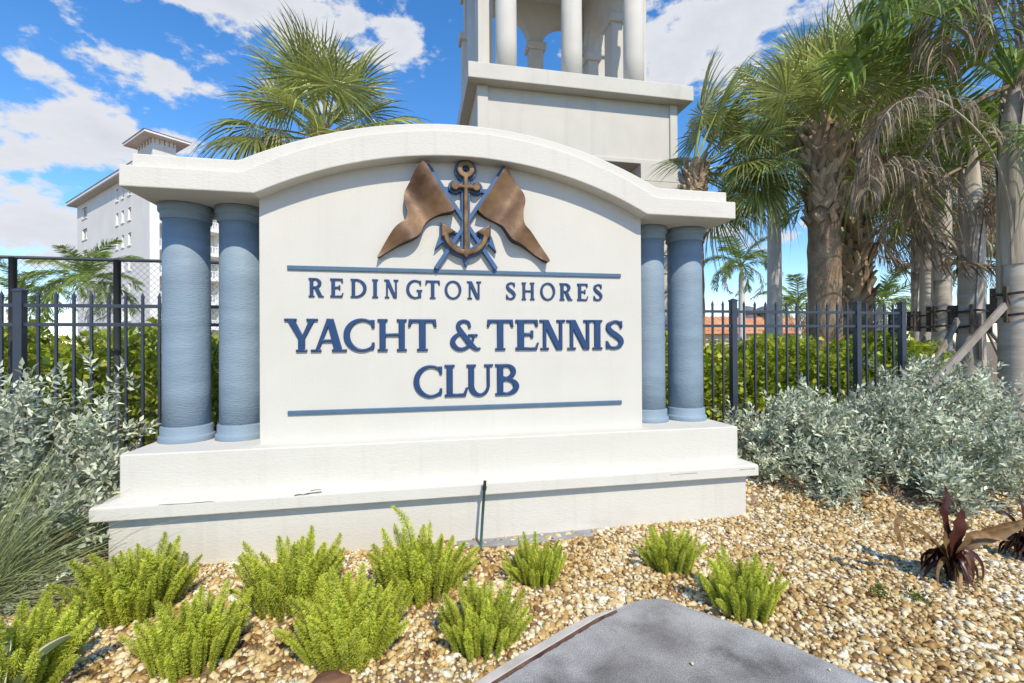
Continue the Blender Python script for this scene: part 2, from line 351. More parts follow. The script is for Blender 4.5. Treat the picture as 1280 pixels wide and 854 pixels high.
# ------------------------------------------------------------------ the sign
sign = thing('monument_sign', 'white stucco club sign with arched top, blue columns and an anchor emblem', 'sign')
def loft(levels):
    """stack of axis-aligned rectangles (x half, y0, y1, z)"""
    m = MB(); vs = []
    for hx, y0, y1, z in levels: vs += [(-hx, y0, z), (hx, y0, z), (hx, y1, z), (-hx, y1, z)]
    fs = [(3, 2, 1, 0)]
    for i in range(len(levels)-1):
        for k in range(4): fs.append((4*i+k, 4*i+(k+1) % 4, 4*i+4+(k+1) % 4, 4*i+4+k))
    b = 4*(len(levels)-1); fs.append((b, b+1, b+2, b+3)); return m.add(vs, fs)
BACK = .78
loft([(2.39, -.202, BACK-.05, -.12), (2.39, -.202, BACK-.05, .37)]).build('base', MT['stucco'], sign, bevel=.008)
loft([(2.461, -.271, BACK+.02, .3663), (2.461, -.271, BACK+.02, .452), (2.453, -.263, BACK+.01, .461), (2.351, -.153, BACK-.1, .4835)]).build('base_cap', MT['stucco'], sign, bevel=.007)
loft([(2.351, -.1525, BACK-.1, .475), (2.351, -.1525, BACK-.1, .771)]).build('plinth', MT['stucco'], sign, bevel=.009)
def curve_z(x, spring, zflat, sag):
    if abs(x) >= spring: return zflat
    rr = (spring**2+sag**2)/(2*sag); return zflat+sag-rr+math.sqrt(rr*rr-x*x)
def slab(name, hx, y0, y1, bot, top, m, bevel, xs=None):
    xs = sorted(set([-hx, hx]+[round(float(x), 4) for x in (xs or np.concatenate([np.linspace(-1.66, 1.66, 97), [-2.0, 2.0]])) if abs(x) < hx]))
    n = len(xs); vs = []
    for x in xs: vs += [(x, y0, bot(x)), (x, y0, top(x)), (x, y1, top(x)), (x, y1, bot(x))]
    fs = [(0, 1, 2, 3), (4*n-1, 4*n-2, 4*n-3, 4*n-4)]
    for i in range(n-1):
        a = 4*i
        fs += [(a, a+4, a+5, a+1), (a+1, a+5, a+6, a+2), (a+2, a+6, a+7, a+3), (a+3, a+7, a+4, a)]
    return MB().add(vs, fs).build(name, m, sign, bevel=bevel)
sb = lambda x: curve_z(x, 1.515, 2.587, .372)
st = lambda x: curve_z(x, 1.60, 2.735, .42)
tt = lambda x: curve_z(x, 1.64, 2.835, .395)
slab('arched_lintel', 2.36, -.140, BACK-.08, sb, st, MT['stucco'], .008)
slab('lintel_top_band', 2.31, -.085, BACK-.13, lambda x: st(x)-.02, tt, MT['stucco'], .008)
slab('panel', 1.53, 0, .62, lambda x: .76, lambda x: sb(x)+.03, MT['panel'], .006)
# concrete footing that shows between the stones
MB().add([(-.1, -.30, -.05), (.30, -.345, -.05), (.95, -.31, -.05), (1.05, -.19, -.05), (-.1, -.19, -.05), (-.1, -.30, .012), (.30, -.345, .012), (.95, -.31, .012), (1.05, -.19, .012), (-.1, -.19, .012)],
         [(5, 6, 7, 8, 9), (0, 1, 6, 5), (1, 2, 7, 6), (2, 3, 8, 7), (4, 0, 5, 9)]).build('footing', MT['footing'], sign, bevel=.006)
def crack(pts, th):
    """flaked paint: a thin ragged dark sliver lying on the cap's front edge"""
    r_ = random.Random(int(pts[0][0])); up_ = []; lo_ = []
    for u, v in pts:
        q = PY(u, v, -.2725); h_ = th*r_.uniform(.3, 1.2); up_.append((q.x, -.2722, q.z+h_)); lo_.append((q.x, -.2722, q.z-h_))
    n = len(pts); vs = up_+lo_; b = [(x, -.268, z) for x, y, z in vs]
    m = MB(); m.add(vs+b, [(i, i+1, n+i+1, n+i) for i in range(n-1)]+[(i, 2*n+i, 2*n+i+1, i+1) for i in range(n-1)]+[(n+i, n+i+1, 3*n+i+1, 3*n+i) for i in range(n-1)]); m.build('paint_crack', MT['crack'], sign)
MT['crack'] = mat('bare_cement', (.10, .09, .08), .95, .3, 30)
crack([(368, 619.5), (374, 618.2), (379, 618.6), (384, 617.2), (390, 616.4), (396, 615.6), (402, 615.0)], .003)
crack([(388, 613.8), (394, 612.6), (401, 612.2)], .0025)
crack([(198, 631.4), (215, 630.4), (232, 629.6), (248, 628.2), (262, 627.2), (268, 627.4)], .0014)
crack([(838, 594.2), (850, 592.9), (862, 591.8), (872, 591.4)], .0016)
crack([(925, 587.6), (934, 586.6), (944, 586.2)], .0022)
def column():
    sh = MB().lathe([(.160, .78), (.160, 1.2), (.1585, 2.0), (.157, 2.585)], 64).build('column', MT['blue'], sign, True)
    MB().lathe([(.187, .768), (.189, .775), (.189, .806), (.185, .816), (.175, .820), (.175, .880), (.171, .888), (.159, .892)], 64).build('column_base', MT['blue'], sh, False)
    MB().lathe([(.156, 2.462), (.168, 2.466), (.172, 2.474), (.172, 2.520), (.178, 2.524), (.186, 2.532), (.187, 2.586)], 64).build('capital', MT['blue'], sh, False)
    for ch in sh.children:
        ch.data.polygons.foreach_set('use_smooth', [len(p.vertices) == 4 for p in ch.data.polygons])
        md = ch.modifiers.new('edge', 'BEVEL'); md.width = .003; md.segments = 1; md.limit_method = 'ANGLE'; md.angle_limit = R(35)
    return sh
col0 = column(); YC = .33
for i, x in enumerate((-2.15, -1.755, 1.755, 2.15)):
    c = col0 if i == 0 else copy_tree(col0, sign)
    c.location = (x, YC, 0); c.rotation_euler.z = i*1.3
for z in (2.082, .9949):
    MB().box((-1.335, -.014, z-.017), (1.335, .01, z+.017)).build('rule_bar', MT['rule'], sign, bevel=.004)

# ---- lettering: outlines traced from signed-distance fields
def march(Fv, x0, y0, h):
    ny, nx = Fv.shape; nxt = {}
    def cross(a, b, pa, pb):
        t = a/(a-b); return (pa[0]+(pb[0]-pa[0])*t, pa[1]+(pb[1]-pa[1])*t)
    I = Fv < 0
    code = I[:-1, :-1]*1+I[:-1, 1:]*2+I[1:, 1:]*4+I[1:, :-1]*8
    T = {1: [(3, 0)], 2: [(0, 1)], 3: [(3, 1)], 4: [(1, 2)], 5: [(3, 0), (1, 2)], 6: [(0, 2)], 7: [(3, 2)], 8: [(2, 3)], 9: [(2, 0)], 10: [(0, 1), (2, 3)], 11: [(2, 1)], 12: [(1, 3)], 13: [(1, 0)], 14: [(0, 3)]}
    P = {}
    for j, i in zip(*np.nonzero((code > 0) & (code < 15))):
        ek = {0: ('h', j, i), 1: ('v', j, i+1), 2: ('h', j+1, i), 3: ('v', j, i)}
        for a, b in T[int(code[j, i])]:
            for e_ in (a, b):
                k = ek[e_]
                if k not in P:
                    if k[0] == 'h': q = ((k[1], k[2]), (k[1], k[2]+1))
                    else: q = ((k[1], k[2]), (k[1]+1, k[2]))
                    P[k] = cross(Fv[q[0]], Fv[q[1]], (q[0][1], q[0][0]), (q[1][1], q[1][0]))
            nxt[ek[a]] = ek[b]
    loops = []
    while nxt:
        s0 = next(iter(nxt)); k = s0; L = []
        while k in nxt: L.append(P[k]); k = nxt.pop(k)
        if len(L) > 6: loops.append([(x0+p[0]*h, y0+p[1]*h) for p in L])
    return loops
def rdp(L, eps):
    L = np.array(L); n = len(L); far = int(np.argmax(((L-L[0])**2).sum(1)))
    def rec(a, b):
        if b-a < 2: return [a]
        p, q = L[a], L[b % n]; d = q-p; l = np.hypot(*d)+1e-12; seg = L[a+1:b]
        dist = np.abs(d[0]*(seg[:, 1]-p[1])-d[1]*(seg[:, 0]-p[0]))/l; k = int(np.argmax(dist))
        if dist[k] < eps: return [a]
        return rec(a, a+1+k)+rec(a+1+k, b)
    return [tuple(L[i]) for i in rec(0, far)+rec(far, n)]
def sdf_mesh(name, fn, w, hgt, sc, m, extrude, bevel, res=130, eps=.0022, pad=.06):
    h = 1.0/res; xs = np.arange(-pad, w+pad, h); ys = np.arange(-pad, hgt+pad, h); X, Y = np.meshgrid(xs, ys)
    loops = [rdp(l, eps) for l in march(fn(X, Y)+1e-7, -pad, -pad, h)]
    cu = bpy.data.curves.new(name, 'CURVE'); cu.dimensions = '2D'; cu.fill_mode = 'BOTH'
    cu.extrude = extrude; cu.bevel_depth = bevel; cu.bevel_resolution = 1; cu.offset = -bevel*.7
    for l in loops:
        s = cu.splines.new('POLY'); s.points.add(len(l)-1); s.use_cyclic_u = True
        for p, q in zip(s.points, l): p.co = (q[0]*sc, q[1]*sc, 0, 1)
    o = bpy.data.objects.new(name, cu); C.objects.link(o)
    me = bpy.data.meshes.new_from_object(o); bpy.data.objects.remove(o); bpy.data.curves.remove(cu)
    me.materials.clear(); me.materials.append(m); me.name = name; return me
mn = lambda *a: __import__('functools').reduce(np.minimum, a)
mxx = lambda *a: __import__('functools').reduce(np.maximum, a)
def G(ch):
    """glyph -> (implicit function, width) in units of the cap height"""
    S, t, s, o = .165, .085, .062, .055
    bx = lambda x0, y0, x1, y1: (lambda X, Y: np.maximum(np.abs(X-(x0+x1)/2)-(x1-x0)/2, np.abs(Y-(y0+y1)/2)-(y1-y0)/2))
    tz = lambda y0, y1, bl, br, tl, tr: (lambda X, Y: mxx((bl+(tl-bl)*(Y-y0)/(y1-y0))-X, X-(br+(tr-br)*(Y-y0)/(y1-y0)), y0-Y, Y-y1))
    ell = lambda cx, cy, rx, ry: (lambda X, Y: (np.sqrt(((X-cx)/rx)**2+((Y-cy)/ry)**2)-1)*min(rx, ry))
    def U(*fs): return lambda X, Y: mn(*[f(X, Y) for f in fs])
    def sub(a, b): return lambda X, Y: np.maximum(a(X, Y), -b(X, Y))
    def inter(a, b): return lambda X, Y: np.maximum(a(X, Y), b(X, Y))
    def stroke(pts):
        P = np.array(pts, float); Q = np.vstack([2*P[0]-P[1], P, 2*P[-1]-P[-2]]); out = []
        for i in range(1, len(Q)-2):
            for k in range(14):
                u = k/14; a, b, c, d = Q[i-1:i+3]
                out.append(.5*((2*b)+(c-a)*u+(2*a-5*b+4*c-d)*u*u+(3*b-a-3*c+d)*u**3))
        out.append(P[-1])
        return lambda X, Y: mn(*[np.hypot(X-p[0], Y-p[1])-p[2]/2 for p in out])
    def stem(x, w=S): return U(bx(x, 0, x+w, 1), bx(x-o, 0, x+w+o, s), bx(x-o, 1-s, x+w+o, 1))
    if ch == 'I': return stem(o), S+2*o
    if ch == 'H': w = .82; return U(stem(o), stem(w-o-S), bx(o+S/2, .47, w-o-S/2, .55)), w
    if ch == 'E':
        w = .62
        return U(bx(o, 0, o+S, 1), bx(0, 0, w-.06, t), bx(0, 1-t, w-.07, 1), bx(o, .48, w-.19, .48+t), tz(0, .24, w-.13, w-.05, w-.03, w+.0), tz(.78, 1, w-.075, w-.02, w-.13, w-.03),
                 tz(.40, .64, w-.215, w-.15, w-.215, w-.15)), w
    if ch == 'T':
        w = .74; c = w/2
        return U(bx(c-S/2, 0, c+S/2, 1), bx(c-S/2-o, 0, c+S/2+o, s), bx(.02, 1-t, w-.02, 1), tz(.76, 1, 0, .055, .02, .13), tz(.76, 1, w-.055, w, w-.13, w-.02)), w
    if ch == 'L': w = .66; return U(stem(o), bx(o, 0, w-.08, t), tz(0, .27, w-.16, w-.07, w-.06, w)), w
    if ch == 'N':
        w = .76
        return U(bx(.10, 0, .10+t, 1), bx(.10-o-.02, 0, .10+t+o+.02, s), tz(0, 1, w-.10-S*1.02, w-.10, .06, .06+S*1.15), bx(0, 1-s, .15, 1), bx(w-.10-t, 0, w-.10, 1), bx(w-.10-t-o-.02, 1-s, w-.10+o+.03, 1)), w
    if ch == 'R':
        w = .72; bowl = inter(sub(ell(.32, .735, .29, .265), ell(.29, .735, .165, .185)), bx(o+S-.02, 0, 1, 1.1))
        return U(stem(o), bowl, bx(o+S/2, 1-t, .34, 1), bx(o+S/2, .47, .34, .47+t), tz(0, .50, w-.24, w-.04, .27, .45), bx(w-.25, 0, w, s)), w
    if ch == 'D':
        w = .80; bowl = inter(sub(ell(.28, .5, .52, .5), ell(.24, .5, .40, .42)), bx(o+S-.02, -.1, 1, 1.1))
        return U(stem(o), bowl, bx(o+S/2, 1-t, .32, 1), bx(o+S/2, 0, .32, t)), w
    if ch == 'B':
        w = .68; b1 = inter(sub(ell(.32, .755, .27, .245), ell(.30, .755, .145, .165)), bx(o+S-.02, 0, 1, 1.1)); b2 = inter(sub(ell(.34, .275, .34, .275), ell(.30, .275, .215, .19)), bx(o+S-.02, -.1, 1, 1.1))
        return U(stem(o), b1, b2, bx(o+S/2, 1-t, .34, 1), bx(o+S/2, 0, .36, t), bx(o+S/2, .475, .34, .475+t)), w
    if ch in 'CG':
        w = .80 if ch == 'C' else .86
        ring = sub(ell(.47, .5, .47, .515), ell(.50, .5, .345, .435)); cut = lambda X, Y: mxx(.62-X, np.abs(Y-.5)-.27)
        r = sub(ring, cut); r = inter(r, bx(-.1, -.1, .80, 1.1))
        term = U(tz(.72, .97, .735, .80, .70, .80))
        if ch == 'C': return U(r, term, tz(.05, .27, .69, .78, .74, .80)), w
        return U(inter(r, bx(-.1, -.1, .78, 1.1)), term, bx(.64, .04, .80, .44), bx(.56, .40, .86, .40+s)), w
    if ch == 'O': return sub(ell(.46, .5, .46, .515), ell(.46, .5, .325, .435)), .92
    if ch == 'U':
        w = .80
        return U(bx(o, .3, o+S, 1), bx(0, 1-s, o*2+S, 1), bx(w-.10-t, .3, w-.10, 1), bx(w-.10-t-o-.02, 1-s, w, 1),
                 inter(sub(ell((o+w-.10)/2, .33, (w-.10-o)/2, .345), ell((o+S+w-.10-t)/2, .35, (w-.10-t-o-S)/2, .275)), bx(-.1, -.1, 1, .335))), w
    if ch == 'A':
        w = .88
        return U(tz(0, 1, .10, .10+t, .40, .40+t+.02), tz(0, 1, w-.13-S, w-.10, .385, .385+S), bx(.22, .29, .62, .29+t*.9), bx(0, 0, .25, s), bx(w-.36, 0, w, s)), w
    if ch == 'Y':
        w = .84; c = w/2+.01
        return U(bx(c-S/2, 0, c+S/2, .48), bx(c-S/2-o, 0, c+S/2+o, s), tz(.40, 1, c-S/2, c+S/2-.01, .055, .055+S*1.05), tz(.40, 1, c-.01, c+S/2, w-.06-t-.05, w-.06), bx(0, 1-s, .30, 1), bx(w-.28, 1-s, w, 1)), w
    if ch == 'S':
        return U(stroke([(.475, .80, .07), (.40, .925, .08), (.27, .95, .085), (.12, .86, .12), (.09, .74, .14), (.16, .61, .165), (.29, .50, .18), (.42, .38, .165), (.475, .25, .14), (.42, .11, .115), (.27, .045, .085), (.13, .075, .08), (.06, .20, .07)]),
                 tz(.72, .97, .445, .50, .43, .50), tz(.03, .28, .02, .10, .02, .075)), .56
    if ch == '&':
        return U(stroke([(.60, .76, .075), (.56, .90, .085), (.43, .955, .085), (.29, .90, .10), (.25, .77, .125), (.34, .60, .15), (.48, .40, .165), (.64, .19, .16), (.80, .05, .10), (.90, .06, .07)]),
                 stroke([(.40, .56, .08), (.22, .50, .10), (.10, .36, .14), (.09, .21, .15), (.22, .065, .12), (.40, .05, .10), (.58, .15, .085), (.69, .32, .075), (.72, .48, .075)]), bx(.56, .46, .84, .46+s)), .92
LM = {}
def letters(row, y_face, zt, zb, ext, extrude, bevel):
    hgt = zt-zb
    for ch, u0, u1 in row:
        v = 400
        x0, x1 = PY(u0, v, y_face).x, PY(u1, v, y_face).x
        key = (ch, round(hgt, 2))
        if key not in LM:
            f, w = G(ch); LM[key] = (sdf_mesh('letter', f, w, 1.0, hgt, MT['letter'], extrude, bevel), w*hgt)
        me, w = LM[key]
        o = link('letter', me, sign, (x0, -ext, zb)); o.rotation_euler = (R(90), 0, 0); o.scale = ((x1-x0)/w, 1, 1)
z4 = lambda a: a/2.51+320
z5 = lambda a: a/4.923+340
z6 = lambda a: a/4.746+560
letters([(c, z4(a), z4(b)) for c, a, b in (('R', 165, 212), ('E', 233, 274), ('D', 297, 347), ('I', 365, 383), ('N', 403, 448), ('G', 472, 522), ('T', 532, 578), ('O', 593, 645), ('N', 663, 708))]
        + [(c, z6(a), z6(b)) for c, a, b in (('S', 345, 405), ('H', 440, 515), ('O', 550, 638), ('R', 665, 740), ('E', 770, 833), ('S', 865, 920))], -.012, 2.008, 1.866, .0035, .006, .003)
letters([(c, z5(a), z5(b)) for c, a, b in (('Y', 75, 280), ('A', 238, 458), ('C', 440, 630), ('H', 650, 828), ('T', 838, 1012))]
        + [(c, z6(a), z6(b)) for c, a, b in (('&', 12, 190), ('T', 232, 388), ('E', 402, 538), ('N', 545, 698), ('N', 705, 858), ('I', 860, 915), ('S', 935, 1045))], -.014, 1.700, 1.452, .005, .008, .005)
letters([('C', z5(870), z5(1045)), ('L', z5(1062), z5(1205)), ('U', z6(110), z6(265)), ('B', z6(280), z6(420))], -.014, 1.338, 1.085, .005, .008, .005)

# ---- emblem
def ez(px, py, y=0.0): return PY(px/5.333+460, py/5.333+190, y)
def flag(pts, pole, wave):
    """thick bronze pennant with a rippled face; pts trace its outline on the panel, pole gives its hoist edge"""
    P = [ez(*p, -.08) for p in pts]; P2 = []
    for i in range(len(P)):
        a, b, c, d = P[i-1], P[i], P[(i+1) % len(P)], P[(i+2) % len(P)]
        for k in range(4):
            u = k/4; q = .5*((2*b)+(c-a)*u+(2*a-5*b+4*c-d)*u*u+(3*b-a-3*c+d)*u**3); P2.append((q.x, q.z))
    A, B = ez(*pole[0]), ez(*pole[1]); d = Vector((B.x-A.x, B.z-A.z)).normalized(); nrm_ = Vector((-d.y, d.x))
    arr = np.array(P2); xs = np.arange(arr[:, 0].min(), arr[:, 0].max(), .014); zs = np.arange(arr[:, 1].min(), arr[:, 1].max(), .014)
    gx, gz = [a.ravel() for a in np.meshgrid(xs, zs)]
    ins = inside(gx, gz, P2); gx, gz = gx[ins], gz[ins]
    dm = np.min(np.hypot(gx[:, None]-arr[None, :, 0], gz[:, None]-arr[None, :, 1]), 1); gx, gz = gx[dm > .009], gz[dm > .009]
    n = len(P2); allp = [Vector(p) for p in P2]+[Vector((a, b)) for a, b in zip(gx, gz)]
    vo, eo, fo, _, _, _ = geometry.delaunay_2d_cdt(allp, [(i, (i+1) % n) for i in range(n)], [], 1, 1e-5)
    def depth(p):
        s_ = abs((p-Vector((A.x, A.z))).dot(nrm_)); return -.078-.030*wave(s_)
    m = MB(); m.add([(p.x, depth(p), p.y) for p in vo], [tuple(f) for f in fo])
    front = len(vo)
    loop = []
    for q in P2:
        k = min(range(len(vo)), key=lambda i: (vo[i]-Vector(q)).length_squared); loop.append(k)
    back = [(vo[k].x, .004, vo[k].y) for k in loop]; b0 = len(m.v); m.add(back, [])
    m.cm = 1
    for i in range(n):
        j = (i+1) % n
        if loop[i] != loop[j]: m.f.append((loop[i], loop[j], b0+j, b0+i)); m.mi.append(1)
    me = m.mesh('pennant', [MT['bronze'], MT['darkedge']], True); bm = bmesh.new(); bm.from_mesh(me); bmesh.ops.recalc_face_normals(bm, faces=bm.faces)
    for f in bm.faces: f.smooth = f.material_index == 0
    for e_ in bm.edges:
        if len(e_.link_faces) == 2 and e_.link_faces[0].material_index != e_.link_faces[1].material_index: e_.smooth = False
    bm.to_mesh(me); bm.free()
    return link('pennant', me, sign)
MT['darkedge'] = mat('pennant_edge', (.035, .028, .026), .5, .2, 9, metallic=.3)
flag([(372, 72), (400, 105), (450, 190), (510, 285), (570, 372), (562, 398), (480, 412), (415, 440), (378, 478), (350, 540), (300, 578), (205, 618), (120, 665), (62, 700), (80, 655), (130, 570), (185, 500), (248, 452), (262, 400), (240, 320), (245, 255), (278, 190), (318, 115), (350, 80)],
     ((372, 72), (570, 372)), lambda s_: math.cos(s_*15-.3))
flag([(915, 105), (958, 152), (1000, 212), (1038, 270), (1048, 330), (1034, 400), (1040, 482), (1090, 535), (1150, 610), (1205, 708), (1200, 732), (1130, 690), (1040, 625), (965, 588), (930, 540), (900, 492), (855, 462), (790, 432), (740, 396), (742, 372), (800, 285), (850, 205)],
     ((915, 105), (740, 385)), lambda s_: math.cos(s_*15+.9))
for a, b in (((395, 95), (850, 785)), ((905, 112), (450, 782))):
    p, q = ez(*a), ez(*b); MB().beam((p.x, -.022, p.z), (q.x, -.022, q.z), .032, .05, (0, 1, 0)).build('flagstaff', MT['emblue'], sign, bevel=.003)
p, q = ez(490, 252), ez(812, 262); MB().box((p.x, -.030, p.z-.017), (q.x, .004, p.z+.017)).build('cross_bar', MT['emblue'], sign, bevel=.003)
# anchor in its own units (1 unit = 700 emblem pixels tall), traced with the same field tracer
ub = ez(650, 770); ut = ez(650, 70); SC = ut.z-ub.z
def anchor(grow):
    k = 1/700.0
    def f(X, Y):
        px = X/k; py = 770-Y/k; px = px+400
        ring = np.abs(np.hypot(px-650, py-135)-40)-(17+grow)
        shank = np.maximum(np.abs(px-650)-(13+grow), np.abs(py-435)-(255+grow))
        stock = np.maximum(np.abs(px-650)-70, np.abs(py-250)-(11+grow))
        b1 = np.hypot(px-580, py-248)-(28+grow); b2 = np.hypot(px-720, py-248)-(28+grow)
        a = np.abs(np.hypot(px-650, py-548)-132)-(16+grow); a = np.maximum(a, 548-py)
        def tri(A, B, D):
            r = None
            c = ((A[0]+B[0]+D[0])/3, (A[1]+B[1]+D[1])/3)
            for P, Q in ((A, B), (B, D), (D, A)):
                nx, ny = Q[1]-P[1], P[0]-Q[0]; l = math.hypot(nx, ny); nx, ny = nx/l, ny/l
                if (c[0]-P[0])*nx+(c[1]-P[1])*ny > 0: nx, ny = -nx, -ny
                e_ = (px-P[0])*nx+(py-P[1])*ny-grow*.5; r = e_ if r is None else np.maximum(r, e_)
            return r
        fl = [tri((492, 492), (578, 548), (492, 585)), tri((808, 492), (722, 548), (808, 585))]
        tip = tri((628, 690), (672, 690), (650, 722 if grow < 5 else 752))
        if grow > 5: fl += [tri((484, 575), (512, 592), (462, 640)), tri((816, 575), (788, 592), (838, 645))]
        return mn(ring, shank, stock, b1, b2, a, tip, *fl)/700.0
    return f
for nm, grow, y, ex, bv, m in (('anchor_backing', 15, -.020, .020, .004, 'emblue'), ('anchor', 0, -.054, .012, .010, 'gold')):
    me = sdf_mesh(nm, anchor(grow), .72, 1.0, SC, MT[m], ex, bv, res=200, eps=.0012)
    o = link(nm, me, sign, (ub.x-250/700*SC, y, ub.z)); o.rotation_euler = (R(90), 0, 0)

# ------------------------------------------------------------------ bell tower behind the sign
tower = thing('bell_tower', 'tall cream stucco tower with an open columned belfry behind the sign', 'tower', (4.07, 11.2, 0))
TX, TY = 4.07, 11.2
def tw(m, name, mt='towerwhite', bevel=.02, parent=None, smooth=False):
    for i, v in enumerate(m.v): m.v[i] = (v[0]-TX, v[1]-TY, v[2])
    return m.build(name, MT[mt], parent or tower, smooth, bevel)
zL0, zL1 = 8.27, 8.68
tw(MB().box((.92, 8.0, zL0), (7.24, 14.4, zL1)), 'ledge')
gx = PY(610.5, 150, 8.3).x; bxl, bxr = 1.19, 6.92; pr = PY(838, 170, 8.3).x; pzb = PY(700, 188, 8.3).z
zo = PY(780, 203, 8.3).z; xo = PY(800.5, 210, 8.3).x; xol = bxl+(bxr-xo)
tw(MB().box((bxl, 8.3, zo), (gx, 8.62, zL0+.01)), 'wall_stile')
tw(MB().box((pr, 8.3, zo), (bxr, 8.62, zL0+.01)), 'wall_stile')
tw(MB().box((gx-.005, 8.305, zo), (pr+.005, 8.6, pzb-.06)), 'wall_rail')
tw(MB().box((gx-.005, 8.36, pzb-.08), (pr+.005, 8.6, zL0+.01)), 'wall_panel', bevel=0)
tw(MB().box((bxl+.01, 8.6, zo), (bxl+.3, 14.1, zL0+.01)), 'side_wall')
tw(MB().box((bxr-.3, 8.6, zo), (bxr-.01, 14.1, zL0+.01)), 'side_wall')
tw(MB().box((bxl+.3, 13.8, 0.3), (bxr-.3, 14.1, zL0+.01)), 'back_wall')
tw(MB().box((bxl+.1, 8.5, zo+.005), (bxr-.1, 14.0, zo+.2)), 'portal_ceiling', bevel=0)
def pier(x0, x1):
    z = .3
    k = 0
    while z < zo-.01:
        z1 = min(z+.52, zo); out_ = .05 if z1 < zo-.3 else .0
        tw(MB().box((x0-out_, 8.27-out_, z+.03), (x1+out_, 9.4, z1 if z1 < zo else zo-.004)), 'pier_block', bevel=.012)
        z = z1; k += 1
    tw(MB().box((x0+.03, 8.31, .3), (x1-.03, 9.37, zo-.01)), 'pier_core', bevel=0)
pier(xo, bxr+.0); pier(bxl-.0, xol)
def tcol(x, y, r=.29, top=14.6):
    tw(MB().lathe([(r, zL1-.02), (r, 9.6), (r*.97, top)], 32, (x, y)), 'belfry_column', bevel=0, smooth=True)
for x in (2.02, 3.88, 5.74): tcol(x, 8.62)
tcol(1.62, 10.0, .27); tcol(1.62, 12.2, .27)
for x in (1.2,): tw(MB().box((1.30, 8.95, zL1-.01), (1.62, 9.45, 14.55)), 'belfry_pier')
def arcade(xa, xb, ya, yb, piers, spring, top, thick):
    """wall with round arches between piers, from (xa,ya) to (xb,yb)"""
    A, B = Vector((xa, ya, 0)), Vector((xb, yb, 0)); L_ = (B-A).length; d = (B-A)/L_; nn = Vector((-d.y, d.x, 0))*thick/2
    m = MB()
    edges = sorted(piers)
    for c0, w in edges:
        p = A+d*c0; q = MB().beam((p.x, p.y, zL1-.01), (p.x, p.y, spring+.01), w, thick, (-d.y, d.x, 0)); tw(q, 'arcade_pier')
        tw(MB().beam((p.x, p.y, spring-.28), (p.x, p.y, spring+.005), w+.2, thick+.2, (-d.y, d.x, 0)), 'pier_capital', bevel=.05)
    vs = []; fs = []
    ss = np.linspace(0, L_, 121)
    def zb(s_):
        for (c0, w0), (c1, w1) in zip(edges[:-1], edges[1:]):
            a, b = c0+w0/2, c1-w1/2
            if a < s_ < b: r = (b-a)/2; return spring+math.sqrt(max(0, r*r-(s_-(a+b)/2)**2))
        return spring
    for s_ in ss:
        p = A+d*float(s_); z = min(zb(s_), top-.1)
        for sg in (1, -1): vs += [(p.x+nn.x*sg, p.y+nn.y*sg, z), (p.x+nn.x*sg, p.y+nn.y*sg, top)]
    for i in range(len(ss)-1):
        a = 4*i; fs += [(a, a+4, a+5, a+1), (a+2, a+3, a+7, a+6), (a, a+2, a+6, a+4), (a+1, a+5, a+7, a+3)]
    fs += [(0, 1, 3, 2), (4*len(ss)-4, 4*len(ss)-2, 4*len(ss)-1, 4*len(ss)-3)]
    tw(MB().add(vs, fs), 'arcade_wall', bevel=0)
yb_ = 13.6
p1, p2 = PY(669, 60, yb_).x, PY(735, 60, yb_).x
sp = PY(669, 57, yb_).z
arcade(1.4, 6.9, yb_, yb_, [(.15, .5), (p1-1.4, .55), (p2-1.4, .5), (5.35, .5)], sp, 14.55, .4)
ps = PY(766, 30, 11.0)
arcade(ps.x+.05, ps.x+.05, 9.2, 13.35, [(.2, .5), (1.85, .62), (3.9, .4)], PY(766, 24, 11.0).z, 14.55, .42)
tw(MB().box((1.3, 8.3, 14.5), (6.85, 14.1, 15.2)), 'belfry_beam')
tw(MB().add([(1.0, 8.0, 15.2), (7.15, 8.0, 15.2), (7.15, 14.4, 15.2), (1.0, 14.4, 15.2), (4.07, 11.2, 17.2)], [(3, 2, 1, 0), (0, 1, 4), (1, 2, 4), (2, 3, 4), (3, 0, 4)]), 'belfry_roof', 'orange', 0)

